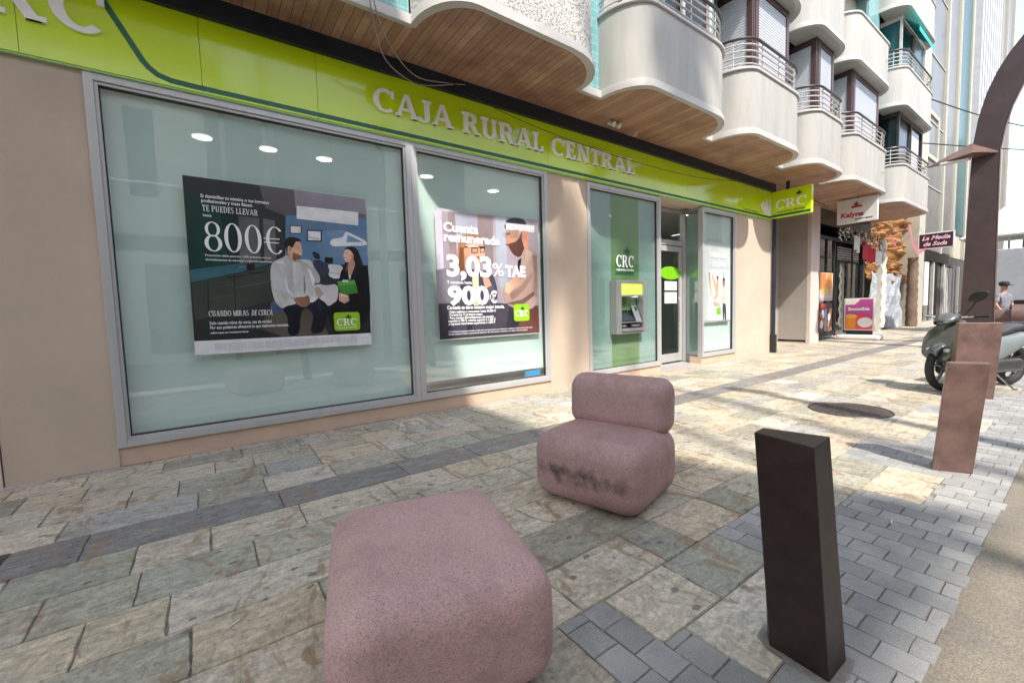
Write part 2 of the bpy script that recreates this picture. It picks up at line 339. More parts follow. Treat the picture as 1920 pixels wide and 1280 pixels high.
        return o
def front(x0, z0, Y): return lambda u, v, d: (x0+u, Y-d, z0+v)       # faces the street
def side(X, y0, z0): return lambda u, v, d: (X-d, y0-u, z0+v)        # faces the near end of the street
def rect(u0, v0, u1, v1): return [(u0, v0), (u1, v0), (u1, v1), (u0, v1)]
# ---------------------------------------------------------------- lettering
def arc(cx, cy, rx, ry, a0, a1, wx, wy, n=20):
    ps = []
    for i in range(n):
        a, b = [math.radians(a0+(a1-a0)*k/n) for k in (i, i+1)]
        ps.append([(cx+rx*math.cos(a), cy+ry*math.sin(a)), (cx+rx*math.cos(b), cy+ry*math.sin(b)),
                   (cx+(rx-wx)*math.cos(b), cy+(ry-wy)*math.sin(b)), (cx+(rx-wx)*math.cos(a), cy+(ry-wy)*math.sin(a))])
    return ps
def diag(x0, x1, w, y0=0, y1=1): return [[(x0-w/2, y0), (x0+w/2, y0), (x1+w/2, y1), (x1-w/2, y1)]]
def glyph(ch, W, t, sh, ss):
    V = lambda x, y0=0, y1=1, w=W: [rect(x-w/2, y0, x+w/2, y1)]
    S = lambda x, y, s=ss, w=W: [rect(x-w/2-s, y, x+w/2+s, y+sh)]
    H = lambda x0, x1, y: [rect(x0, y, x1, y+t)]
    top = 1-sh
    if ch == 'C': return arc(.42, .5, .42, .5, 48, 312, W, t)+[rect(.66, .66, .66+max(t, sh), .97)]+[rect(.60, .86, .72, .9)], .80
    if ch == 'A': return diag(.08, .40, t)+diag(.74, .42, W)+H(.18, .66, .27)+S(.08, 0, ss*.8, t)+S(.74, 0, ss*.7), .90
    if ch == 'J': return V(.32, .18, 1)+S(.32, top)+arc(.15, .18, .17+W/2, .18+.03, 180, 360, W, t), .52
    if ch == 'R': return V(.16)+S(.16, 0)+S(.16, top)+H(.16, .42, 1-t)+H(.16, .42, .46)+arc(.42, .73, .24, .27, -90, 90, W, t)+diag(.68, .42, W, 0, .5)+S(.7, 0, ss*.5), .86
    if ch == 'P': return V(.16)+S(.16, 0)+S(.16, top)+H(.16, .42, 1-t)+H(.16, .42, .44)+arc(.42, .72, .24, .28, -90, 90, W, t), .74
    if ch == 'U': return V(.16, .3)+V(.62, .3, 1, (W+t)/2)+S(.16, top)+S(.62, top, ss*.9, t)+arc(.39, .3, .23+W/2, .3, 180, 360, W, t), .84
    if ch == 'L': return V(.16)+S(.16, 0)+S(.16, top)+H(.16, .60, 0)+[rect(.60-t, 0, .60, .3)], .66
    if ch == 'E': return V(.16)+S(.16, 0)+S(.16, top)+H(.16, .58, 0)+H(.16, .56, 1-t)+H(.16, .46, .47)+[rect(.58-t, 0, .58, .27), rect(.56-t, .75, .56, 1), rect(.46-t*.8, .36, .46, .62)], .66
    if ch == 'N': return V(.14, 0, 1, t)+V(.68, 0, 1, t)+diag(.66, .16, W)+S(.14, 0, ss, t)+S(.14, top, ss*.7, t)+S(.68, top, ss, t), .84
    if ch == 'T': return V(.34)+S(.34, 0)+H(.02, .66, 1-t)+[rect(.02, .74, .02+t, 1), rect(.66-t, .74, .66, 1)], .70
    if ch == 'D': return V(.16)+S(.16, 0, ss*.6)+S(.16, top, ss*.6)+H(.16, .36, 0)+H(.16, .36, 1-t)+arc(.36, .5, .40, .5, -90, 90, W, t), .82
    if ch == 'O': return arc(.42, .5, .42, .5, 0, 360, W, t, 32), .86
    if ch == 'I': return V(.14)+S(.14, 0)+S(.14, top), .32
    if ch == 'M': return V(.14, 0, 1, t)+V(.84, 0, 1, W)+diag(.49, .14, W)+diag(.49, .84, t)+S(.14, 0, ss, t)+S(.84, 0), 1.0
    if ch == 'V': return diag(.38, .08, W)+diag(.38, .70, t)+S(.08, top, ss*.8)+S(.70, top, ss*.8, t), .78
    if ch == 'S': return arc(.28, .74, .26, .26, 30, 240, W*.8, t)+arc(.28, .27, .27, .27, 210, 420, W*.8, t)+diag(.44, .12, W*1.1, .38, .62), .60
    if ch == '8': return arc(.28, .75, .24, .25, 0, 360, W*.8, t, 28)+arc(.28, .28, .28, .28, 0, 360, W, t, 28), .62
    if ch == '0': return arc(.29, .5, .29, .5, 0, 360, W, t, 32), .66
    if ch == '€': return arc(.40, .5, .34, .5, 45, 315, W, t)+H(-.02, .56, .54)+H(-.02, .52, .40), .72
    return [], .32
def slab_text(mb, s, h, mp, width=None, W=.15, t=.09, sh=.085, ss=.07, depth=.002, m=0, gap=.05, italic=0, col=None, eps=.00015):
    x = 0; L = []
    for ch in s:
        g, a = glyph(ch, W, t, sh, ss)
        for p in g: L.append([(q[0]+x+italic*q[1], q[1]) for q in p])
        x += a+gap
    x -= gap; k = (width/x) if width else h; 
    for i, p in enumerate(L):
        ar = sum(p[j][0]*p[(j+1) % len(p)][1]-p[(j+1) % len(p)][0]*p[j][1] for j in range(len(p)))
        if ar < 0: p = p[::-1]
        mb.prism([(u*k, v*h) for u, v in p], mp, 0, depth+eps*((i*7) % 23), m, col)
def font_text(mb, s, h, mp, width=None, bold=0.0, depth=.0012, m=0, col=None, shear=0):
    cu = bpy.data.curves.new('t', 'FONT'); cu.body = s; cu.size = 1; cu.offset = bold; cu.resolution_u = 3; cu.shear = shear
    o = bpy.data.objects.new('t', cu); me = o.to_mesh()
    vs = [v.co.copy() for v in me.vertices]
    if vs:
        x0 = min(v.x for v in vs); x1 = max(v.x for v in vs); k = (width/(x1-x0)) if width else h/.73
        mb.add([mp((v.x-x0)*k, v.y*h/.73, depth) for v in vs], [tuple(p.vertices) for p in me.polygons], m, col)
    o.to_mesh_clear(); bpy.data.objects.remove(o); bpy.data.curves.remove(cu)
def leaf_icon(mb, cx, cy, s, mp, m=0, d=.003):
    for i, a in enumerate((-48, 0, 48)):
        a = math.radians(a); L = s*(1 if i == 1 else .82); w = s*.2
        pts = [(0, 0), (w, L*.45), (0, L), (-w, L*.45)]
        mb.prism([(cx+x*math.cos(a)+y*math.sin(a), cy-x*math.sin(a)+y*math.cos(a)) for x, y in pts], mp, 0, d+i*.0003, m)

ART = {'one': [((0.0303,0.0316,0.0303),[(0.004,1.786),(1.782,1.778),(1.763,0.137),(-0.008,0.152)]),((0.122,0.1113,0.122),[(0.657,1.78),(1.782,1.778),(1.784,1.54),(0.889,1.484),(0.702,1.549)]),((0.259,0.2349,0.2758),[(0.994,1.78),(1.782,1.778),(1.784,1.597),(0.998,1.583)]),((0.0066,0.0446,0.0329),[(0.019,1.631),(0.28,1.58),(0.371,1.089),(0.332,0.924),(0.005,0.864)]),((0.009,0.0303,0.0329),[(0.28,1.58),(0.443,1.568),(0.416,0.927),(0.332,0.924)]),((0.1166,0.122,0.1247),[(0.449,1.438),(0.635,1.433),(0.621,0.969),(0.431,0.944)]),((0.1511,0.145,0.1511),[(0.672,1.436),(0.784,1.422),(0.773,0.976),(0.658,0.962)]),((0.0415,0.122,0.1511),[(0.001,0.864),(0.417,0.944),(0.726,0.956),(0.455,0.862),(0.003,0.736)]),((0.0511,0.0619,0.0511),[(0.002,0.723),(0.725,0.939),(0.724,0.559),(0.343,0.447),(0.016,0.359)]),((0.017,0.021,0.0179),[(0.135,0.741),(0.145,0.741),(0.133,0.395),(0.12,0.395)]),((0.017,0.021,0.0179),[(0.369,0.84),(0.377,0.84),(0.365,0.454),(0.355,0.455)]),((0.1062,0.0915,0.0697),[(0.724,0.559),(1.117,0.52),(1.268,0.145),(0.77,0.155),(0.562,0.253)]),((0.1087,0.2084,0.3489),[(0.894,1.493),(1.785,1.544),(1.77,0.976),(1.143,0.974),(0.863,1.049)]),((0.1636,0.2758,0.4205),[(1.164,1.334),(1.517,1.383),(1.591,1.049),(1.232,1.032)]),((0.7667,0.7519,0.7667),[(0.984,1.013),(1.122,1.014),(1.156,0.927),(1.21,0.834),(1.21,0.749),(1.107,0.747),(1.078,0.914)]),((0.68,0.6661,0.68),[(1.298,0.974),(1.484,0.969),(1.442,0.785),(1.36,0.805),(1.301,0.836),(1.32,0.911)]),((0.6187,0.5732,0.586),[(1.126,0.737),(1.414,0.752),(1.392,0.545),(1.28,0.471),(1.195,0.568),(1.148,0.622)]),((0.4423,0.3489,0.2674),[(1.113,0.695),(1.193,0.706),(1.238,0.622),(1.195,0.579),(1.137,0.6)]),((0.021,0.0254,0.0511),[(1.139,1.103),(1.176,1.109),(1.219,1.082),(1.229,1.033),(1.193,1.021),(1.155,1.04)]),((0.0385,0.0446,0.0781),[(1.134,1.012),(1.221,1.019),(1.288,0.974),(1.321,0.911),(1.307,0.857),(1.249,0.811),(1.21,0.832)]),((0.0254,0.0278,0.0478),[(1.206,0.759),(1.36,0.805),(1.438,0.809),(1.421,0.75),(1.264,0.721),(1.208,0.736)]),((0.8434,0.8592,0.8751),[(1.338,1.226),(1.368,1.266),(1.439,1.282),(1.497,1.302),(1.522,1.361),(1.549,1.368),(1.775,1.268),(1.772,1.215),(1.475,1.192),(1.381,1.179),(1.347,1.203)]),((0.1275,0.2349,0.3787),[(1.549,1.331),(1.727,1.257),(1.529,1.241)]),((0.017,0.017,0.021),[(0.931,1.387),(1.048,1.391),(1.042,1.3),(0.925,1.296)]),((0.7818,0.7818,0.7667),[(0.938,1.377),(1.039,1.382),(1.034,1.309),(0.933,1.304)]),((0.017,0.021,0.0303),[(1.1,1.352),(1.262,1.359),(1.254,1.226),(1.092,1.221)]),((0.7667,0.7818,0.7969),[(1.112,1.338),(1.247,1.343),(1.241,1.24),(1.106,1.234)]),((0.0104,0.0104,0.0152),[(1.274,1.052),(1.367,1.05),(1.361,0.978),(1.271,0.983)]),((0.0582,0.0869,0.1636),[(0.686,0.522),(0.724,0.561),(0.765,0.5),(0.836,0.479),(0.842,0.417),(0.741,0.405),(0.69,0.451)]),((0.0078,0.009,0.021),[(0.798,0.459),(0.846,0.494),(0.94,0.51),(1.006,0.471),(1.052,0.48),(1.074,0.517),(1.144,0.548),(1.185,0.571),(1.253,0.525),(1.291,0.449),(1.265,0.38),(1.212,0.172),(1.063,0.169),(1.116,0.368),(1.088,0.432),(1.033,0.47),(0.983,0.409),(0.952,0.154),(0.835,0.159),(0.848,0.376)]),((0.68,0.6661,0.6388),[(0.871,1.06),(0.898,1.044),(0.949,0.979),(0.984,1.018),(1.063,0.983),(1.116,0.915),(1.158,0.79),(1.142,0.685),(1.158,0.611),(1.185,0.579),(1.118,0.525),(1.075,0.527),(1.059,0.59),(0.973,0.591),(0.949,0.58),(0.94,0.51),(0.846,0.494),(0.798,0.459),(0.731,0.531),(0.706,0.682),(0.704,0.821),(0.716,0.941),(0.768,0.993),(0.842,1.026)]),((0.4995,0.4995,0.5114),[(0.716,0.941),(0.776,0.983),(0.83,0.824),(0.857,0.683),(0.935,0.591),(0.919,0.55),(0.817,0.622),(0.729,0.642),(0.706,0.682),(0.704,0.821)]),((0.8122,0.7969,0.7667),[(0.931,0.99),(0.958,0.979),(1.024,0.974),(1.034,0.829),(1.004,0.642),(0.94,0.663),(0.921,0.827)]),((0.6253,0.3392,0.2349),[(0.886,1.099),(0.935,1.061),(0.97,1.02),(0.953,0.979),(0.914,1.01),(0.883,1.054)]),((0.68,0.3686,0.2508),[(0.89,1.15),(0.942,1.179),(0.972,1.214),(1.027,1.21),(1.032,1.149),(1.043,1.108),(1.029,1.066),(1.016,1.035),(0.984,1.021),(0.959,0.993),(0.933,1.019),(0.922,1.061),(0.892,1.098)]),((0.1835,0.0738,0.0446),[(0.937,1.092),(0.973,1.072),(1.019,1.074),(1.022,1.033),(0.984,1.019),(0.957,0.991),(0.934,1.011)]),((0.021,0.0119,0.0104),[(0.857,1.188),(0.882,1.238),(0.921,1.259),(0.984,1.258),(1.03,1.236),(1.034,1.21),(0.982,1.213),(0.963,1.183),(0.941,1.131),(0.922,1.152),(0.895,1.156),(0.887,1.101),(0.867,1.138)]),((0.5732,0.2674,0.1636),[(0.913,0.568),(0.954,0.593),(1.02,0.58),(1.056,0.613),(1.088,0.59),(1.083,0.515),(1.053,0.483),(1.004,0.474),(0.94,0.516)]),((0.0078,0.0078,0.0119),[(1.291,0.479),(1.377,0.545),(1.545,0.522),(1.762,0.428),(1.758,0.366),(1.625,0.184),(1.611,0.134),(1.323,0.149),(1.309,0.254),(1.256,0.402)]),((0.0189,0.0104,0.0119),[(1.5,1.154),(1.528,1.184),(1.603,1.196),(1.656,1.166),(1.684,1.079),(1.715,0.98),(1.72,0.913),(1.631,0.899),(1.532,0.874),(1.473,0.856),(1.47,0.938),(1.501,0.994),(1.533,1.093)]),((0.0055,0.0055,0.0078),[(1.449,0.899),(1.484,0.936),(1.53,0.841),(1.541,0.796),(1.615,0.976),(1.711,0.958),(1.768,0.935),(1.777,0.802),(1.775,0.462),(1.761,0.366),(1.604,0.398),(1.393,0.469),(1.379,0.543),(1.404,0.621),(1.409,0.752)]),((0.7519,0.4423,0.3204),[(1.54,1.017),(1.608,1.042),(1.62,0.976),(1.563,0.842),(1.532,0.842),(1.527,0.929)]),((0.7372,0.4098,0.2932),[(1.495,1.121),(1.521,1.162),(1.569,1.15),(1.61,1.086),(1.594,1.028),(1.539,1.001),(1.502,1.002),(1.494,1.045),(1.482,1.074)]),((0.8751,0.8751,0.8751),[(1.497,1.056),(1.521,1.053),(1.513,1.033),(1.498,1.035)]),((0.8277,0.8277,0.8434),[(1.531,0.855),(1.562,0.84),(1.543,0.791)]),((0.0582,0.2674,0.0385),[(1.395,0.773),(1.603,0.796),(1.632,0.638),(1.433,0.608)]),((0.7667,0.4647,0.3489),[(1.413,0.638),(1.517,0.608),(1.525,0.544),(1.469,0.509),(1.406,0.545)]),((0.8122,0.8122,0.8592),[(1.011,1.609),(1.687,1.609),(1.678,1.45),(1.002,1.465)]),((0.8122,0.8122,0.8751),[(-0.009,0.152),(1.763,0.139),(1.763,-0.002),(-0.012,0.011)]),((0.5605,0.5605,0.5605),[(0.839,0.825),(0.857,0.825),(0.867,0.683),(0.927,0.611),(0.917,0.591),(0.855,0.642)]),((0.8913,0.8751,0.8434),[(1.078,0.924),(1.115,0.894),(1.148,0.79),(1.129,0.706),(1.109,0.789)]),((0.4205,0.4205,0.4205),[(1.036,0.829),(1.046,0.83),(1.05,0.684),(1.031,0.611),(1.028,0.684)]),((0.586,0.5732,0.548),[(0.953,0.971),(0.963,0.971),(0.959,0.827),(0.941,0.683),(0.944,0.827)]),((0.5234,0.5234,0.5234),[(0.746,0.782),(0.759,0.783),(0.781,0.622),(0.839,0.53),(0.811,0.51),(0.754,0.622)]),((0.8751,0.8592,0.8277),[(1.087,0.58),(1.156,0.59),(1.134,0.537),(1.084,0.525)]),((0.4423,0.4313,0.4205),[(0.871,1.053),(0.888,1.044),(0.931,0.99),(0.949,0.979),(0.93,0.978),(0.878,1.018)]),((0.0119,0.0066,0.0066),[(0.99,1.16),(1.014,1.166),(1.018,1.158),(0.989,1.152)]),((0.924,0.8751,0.8434),[(1.0,1.077),(1.031,1.085),(1.028,1.066),(1.003,1.061)]),((0.4423,0.1905,0.122),[(0.905,1.141),(0.924,1.144),(0.925,1.107),(0.91,1.096)]),((0.7969,0.4762,0.3392),[(0.961,1.18),(1.009,1.193),(1.023,1.148),(0.995,1.126),(0.963,1.139)]),((0.5234,0.259,0.1701),[(1.02,1.136),(1.043,1.108),(1.029,1.093),(1.016,1.097)]),((0.1905,0.0781,0.0478),[(0.882,1.089),(0.891,1.059),(0.905,1.04),(0.89,1.049),(0.88,1.064)]),((0.0415,0.021,0.021),[(1.644,1.143),(1.664,1.111),(1.691,1.001),(1.704,0.935),(1.688,0.946),(1.662,1.067)]),((0.0963,0.0446,0.0356),[(1.511,0.972),(1.539,0.995),(1.523,0.907),(1.495,0.884)]),((0.017,0.0078,0.009),[(1.508,1.116),(1.533,1.121),(1.535,1.115),(1.509,1.109)]),((0.5605,0.2674,0.1835),[(1.577,1.106),(1.606,1.08),(1.595,1.033),(1.561,1.009),(1.58,1.063)]),((0.3112,0.0415,0.0415),[(1.495,1.059),(1.523,1.056),(1.52,1.049),(1.497,1.05)]),((0.0231,0.0231,0.0303),[(1.617,0.943),(1.633,0.944),(1.598,0.799),(1.584,0.799)]),((0.0017,0.0017,0.0026),[(1.685,0.89),(1.702,0.89),(1.697,0.599),(1.68,0.576)]),((0.017,0.017,0.0254),[(1.394,0.491),(1.501,0.5),(1.564,0.466),(1.476,0.434)]),((0.0023,0.0023,0.0037),[(1.288,0.428),(1.362,0.47),(1.421,0.403),(1.36,0.251),(1.344,0.339)]),((0.0029,0.0037,0.0119),[(0.917,0.447),(0.964,0.435),(0.954,0.269),(0.921,0.187),(0.91,0.323)]),((0.021,0.0231,0.0385),[(1.132,0.516),(1.184,0.547),(1.231,0.493),(1.206,0.408),(1.168,0.452)]),((0.1062,0.3993,0.0619),[(1.41,0.765),(1.597,0.786),(1.603,0.744),(1.412,0.717)]),((0.3587,0.1573,0.0963),[(0.969,0.528),(1.017,0.538),(1.054,0.507),(1.015,0.497)]),((0.8751,0.586,0.4647),[(1.428,0.621),(1.496,0.605),(1.49,0.588),(1.432,0.6)]),((0.4098,0.4205,0.4535),[(1.306,0.932),(1.45,0.926),(1.45,0.918),(1.306,0.924)]),((0.2674,0.2758,0.3112),[(1.313,0.879),(1.436,0.866),(1.436,0.859),(1.313,0.871)]),((0.5605,0.5605,0.5989),[(1.111,1.277),(1.228,1.268),(1.227,1.249),(1.11,1.259)]),((0.0135,0.0152,0.0143),[(0.311,0.801),(0.467,0.826),(0.466,0.816),(0.31,0.789)]),((0.0135,0.0152,0.0143),[(0.511,0.844),(0.66,0.868),(0.659,0.858),(0.51,0.834)]),((0.0915,0.1062,0.0915),[(0.155,0.693),(0.347,0.728),(0.35,0.718),(0.155,0.683)]),((0.0915,0.1062,0.0915),[(0.148,0.58),(0.348,0.62),(0.35,0.61),(0.147,0.571)]),((0.0824,0.0963,0.0824),[(0.373,0.695),(0.714,0.767),(0.713,0.757),(0.373,0.685)]),((0.0658,0.139,0.1573),[(0.415,0.911),(0.516,0.928),(0.515,0.911),(0.414,0.894)]),((0.0119,0.0135,0.0152),[(0.488,0.938),(0.561,0.95),(0.564,0.882),(0.491,0.873)])],'two': [((0.3587,0.3021,0.3489),[(-0.006,1.762),(1.794,1.814),(1.779,0.016),(0.0,0.012)]),((0.586,0.5356,0.6187),[(-0.006,1.762),(0.103,1.766),(0.099,0.991),(-0.006,0.964)]),((0.2428,0.1768,0.1835),[(0.198,1.763),(0.305,1.769),(0.313,1.056),(0.198,1.051)]),((0.2674,0.2047,0.2047),[(0.667,1.77),(0.937,1.783),(0.928,1.081),(0.693,1.101)]),((0.5605,0.5605,0.68),[(0.311,1.77),(0.667,1.779),(0.668,1.19),(0.318,1.172)]),((0.4995,0.5356,0.6253),[(0.982,1.782),(1.163,1.792),(1.192,0.457),(1.075,0.459),(0.985,1.083)]),((0.1905,0.1768,0.2047),[(-0.006,0.964),(0.345,1.028),(0.459,0.529),(0.029,0.505)]),((0.0582,0.0511,0.0697),[(-0.002,0.505),(0.633,0.527),(1.771,0.448),(1.779,0.016),(0.0,0.012)]),((0.3392,0.145,0.0658),[(0.356,1.435),(0.5,1.49),(0.779,1.467),(0.757,1.376),(0.493,1.343),(0.43,1.061),(0.469,0.767),(0.346,0.912),(0.318,1.172)]),((0.6941,0.3787,0.259),[(0.46,1.361),(0.768,1.382),(0.786,1.196),(0.656,1.07),(0.483,1.092),(0.42,1.207)]),((0.0415,0.017,0.017),[(0.441,1.31),(0.788,1.332),(0.78,1.311),(0.44,1.29)]),((0.0415,0.017,0.017),[(0.553,1.297),(0.665,1.304),(0.662,1.226),(0.55,1.22)]),((0.586,0.3112,0.2195),[(0.567,1.286),(0.651,1.291),(0.649,1.237),(0.564,1.232)]),((0.0415,0.017,0.017),[(0.694,1.306),(0.787,1.311),(0.77,1.238),(0.691,1.233)]),((0.6187,0.3345,0.2271),[(0.708,1.294),(0.772,1.298),(0.759,1.249),(0.706,1.246)]),((0.0582,0.0511,0.0824),[(0.346,0.912),(0.479,1.004),(0.905,0.957),(0.989,0.711),(0.958,0.399),(0.794,0.031),(0.153,0.038),(0.197,0.299),(0.357,0.53)]),((0.6253,0.6253,0.4098),[(0.546,0.947),(0.658,0.95),(0.652,0.466),(0.56,0.468)]),((0.68,0.3489,0.2271),[(0.726,0.876),(0.828,0.878),(0.896,0.741),(0.856,0.648),(0.767,0.709)]),((0.4423,0.3021,0.2508),[(1.465,1.36),(1.59,1.416),(1.777,1.297),(1.771,0.448),(1.429,0.356),(1.077,0.507),(1.068,0.774),(1.324,0.809),(1.392,1.035)]),((0.3112,0.1975,0.1636),[(1.199,0.649),(1.444,0.779),(1.617,0.978),(1.724,0.981),(1.44,0.649),(1.234,0.537)]),((0.6253,0.3112,0.2195),[(1.133,0.775),(1.368,0.922),(1.43,0.843),(1.199,0.649),(1.114,0.664)]),((0.0329,0.0278,0.0415),[(1.192,0.457),(1.429,0.356),(1.296,0.035),(1.098,0.046)]),((0.1573,0.0582,0.0446),[(1.429,0.356),(1.771,0.448),(1.775,0.026),(1.357,0.032)]),((0.0119,0.0119,0.017),[(1.376,1.147),(1.451,1.198),(1.42,1.004),(1.37,0.971)]),((0.6253,0.3112,0.212),[(1.174,1.653),(1.597,1.627),(1.624,1.418),(1.46,1.231),(1.3,1.248),(1.193,1.343),(1.151,1.465)]),((0.1062,0.0446,0.0329),[(1.187,1.389),(1.387,1.45),(1.474,1.616),(1.555,1.591),(1.526,1.364),(1.426,1.191),(1.28,1.247)]),((0.0385,0.0329,0.0415),[(1.135,1.65),(1.201,1.764),(1.36,1.809),(1.541,1.789),(1.606,1.628),(1.473,1.6),(1.171,1.591)]),((0.8277,0.8277,0.8751),[(1.168,1.708),(1.727,1.716),(1.723,1.605),(1.172,1.603)]),((0.8434,0.5234,0.3889),[(0.493,1.343),(0.668,1.37),(0.673,1.31),(0.492,1.299)]),((0.3112,0.0582,0.0511),[(0.562,1.167),(0.682,1.185),(0.673,1.143),(0.574,1.126)]),((0.1905,0.0738,0.0329),[(0.363,1.291),(0.423,1.295),(0.425,0.943),(0.365,0.883),(0.339,1.057)]),((0.4995,0.2271,0.1011),[(0.499,1.475),(0.603,1.489),(0.497,1.416),(0.407,1.293),(0.428,1.411)]),((0.4535,0.1975,0.1332),[(1.474,1.616),(1.597,1.611),(1.608,1.434),(1.506,1.362),(1.469,1.488)]),((0.0278,0.0119,0.0119),[(1.178,1.554),(1.256,1.567),(1.263,1.542),(1.185,1.53)]),((0.1905,0.0415,0.0356),[(1.164,1.388),(1.226,1.398),(1.225,1.373),(1.171,1.363)]),((0.7519,0.4205,0.3021),[(1.234,1.596),(1.413,1.624),(1.389,1.514),(1.249,1.472)]),((0.586,0.4423,0.3787),[(1.546,1.333),(1.67,1.291),(1.622,1.109),(1.494,1.039)]),((0.259,0.1636,0.139),[(1.668,1.242),(1.762,1.247),(1.749,0.582),(1.657,0.649),(1.701,0.947)]),((0.1905,0.1166,0.1011),[(1.115,0.49),(1.436,0.551),(1.692,0.682),(1.69,0.616),(1.433,0.454)]),((0.0278,0.0254,0.0415),[(0.456,0.469),(0.56,0.468),(0.508,0.062),(0.421,0.052)]),((0.1062,0.0963,0.139),[(0.748,0.709),(0.898,0.772),(0.95,0.586),(0.812,0.464)])],'three': [((0.5732,0.6388,0.6253),[(-0.041,1.935),(1.143,1.874),(1.167,0.044),(-0.033,0.052)]),((0.8434,0.8434,0.8277),[(0.222,1.267),(1.138,1.264),(1.14,0.079),(0.17,0.082)]),((0.4535,0.5234,0.5234),[(0.799,1.237),(0.894,1.24),(0.905,0.22),(0.81,0.223)]),((0.4535,0.5234,0.5234),[(0.897,0.913),(1.129,0.915),(1.13,0.875),(0.898,0.873)]),((0.6253,0.3489,0.2195),[(0.269,1.221),(0.341,1.16),(0.524,0.908),(0.535,1.037),(0.614,1.045),(0.636,0.715),(0.526,0.587),(0.357,0.572),(0.495,0.715),(0.402,0.939)]),((0.3112,0.1275,0.0781),[(0.522,1.101),(0.583,1.118),(0.614,1.038),(0.535,1.018)]),((0.7667,0.5605,0.4647),[(0.834,0.879),(0.976,0.781),(0.979,0.467),(0.763,0.454),(0.785,0.748)]),((0.4098,0.1905,0.1166),[(0.801,1.058),(0.896,1.07),(0.922,0.946),(0.834,0.863),(0.783,0.944)]),((0.0582,0.0658,0.0869),[(0.788,0.486),(0.966,0.484),(0.984,0.051),(0.907,0.047),(0.879,0.32),(0.869,0.049),(0.818,0.051)]),((0.1905,0.5605,0.0415),[(0.528,0.393),(0.726,0.389),(0.728,0.225),(0.53,0.224)]),((0.6388,0.3787,0.2674),[(0.376,0.524),(0.557,0.538),(0.713,0.455),(0.664,0.406),(0.406,0.427)]),((0.0415,0.021,0.017),[(0.522,1.12),(0.595,1.135),(0.62,1.09),(0.535,1.075)]),((0.0582,0.0278,0.021),[(0.794,1.074),(0.895,1.083),(0.915,1.031),(0.801,1.022)]),((0.5234,0.3112,0.1905),[(0.193,1.203),(0.234,1.205),(0.314,0.716),(0.255,0.652)]),((0.3112,0.3587,0.3587),[(-0.033,0.105),(1.167,0.078),(1.167,0.044),(-0.033,0.071)])]}  # poster shapes traced from image pixels, projected through the camera onto each poster

# ================================================================ ground
def flat(name, x0, x1, y0, y1, z, m, nx=1, ny=1):
    mb = MB(); mb.add([(x0, y0, z), (x1, y0, z), (x1, y1, z), (x0, y1, z)], [(0, 1, 2, 3)]); return tag(mb.build(name, m), kind='structure')
flat('ground', -120, 220, -120, 160, -.06, M['ground'])
flat('road', -12, 90, -7.0, .335, -.004, M['road'])
flat('mortar_bed', -12, 90, .3, 7.6, -.012, M['mortar'])
CY = [.65, .98, 1.31, 1.64, 1.98, 2.31, 2.65, 3.0, 3.37, 3.76, 4.13, 4.53, 4.91, 5.22, 5.36]
STONE0 = [(1.50, 2.19), (3.78, 4.42), (6.3, 7.0), (9.0, 9.7), (12, 12.8)]         # stone slabs reaching into the pavers
STONE1 = [(-9, 1.09), (1.39, 2.37), (2.94, 4.42), (5.32, 6.9), (7.5, 9.3), (10.1, 12.3), (13.2, 15)]
_g = lambda x: -3.0+round((x+3)/.138)*.138
STONE0 = [(_g(a), _g(b)) for a, b in STONE0]; STONE1 = [(_g(a), _g(b)) for a, b in STONE1]
TC = [((.40, .375, .31), 5), ((.345, .335, .28), 4), ((.45, .395, .305), 5), ((.36, .36, .345), 2), ((.48, .435, .36), 3), ((.30, .305, .255), 1.6), ((.42, .35, .28), .8), ((.52, .485, .42), 1.2)]
def pick():
    c = random.choices([t[0] for t in TC], [t[1] for t in TC])[0]; k = random.uniform(1.0, 1.34); return (c[0]*k*1.04, c[1]*k, c[2]*k*.965)
def slab(mb, x0, x1, y0, y1, col, g=.003, j=.0022, n=5, z=0, bev=.004):
    pts = []
    w = x1-x0; h = y1-y0
    for (ax, ay, bx, by) in ((x0, y0, x1, y0), (x1, y0, x1, y1), (x1, y1, x0, y1), (x0, y1, x0, y0)):
        for k in range(n): pts.append((ax+(bx-ax)*k/n, ay+(by-ay)*k/n))
    cx, cy = (x0+x1)/2, (y0+y1)/2; zt = z+random.uniform(-.0018, .0015); tx, ty = random.uniform(-.003, .003), random.uniform(-.003, .003)
    O = []; I = []
    for x, y in pts:
        dx = random.gauss(0, j); dy = random.gauss(0, j)
        ox = x+(g if x <= x0+1e-6 else -g if x >= x1-1e-6 else 0)+dx; oy = y+(g if y <= y0+1e-6 else -g if y >= y1-1e-6 else 0)+dy
        ix = ox+(cx-ox)/(w/2)*bev if w else ox; iy = oy+(cy-oy)/(h/2)*bev
        O.append((ox, oy, z-.009)); I.append((ix, iy, zt+tx*(ix-cx)+ty*(iy-cy)))
    N = len(pts); mb.add(O+I, [tuple(range(N, 2*N))]+[(i, (i+1) % N, N+(i+1) % N, N+i) for i in range(N)], 0, col)
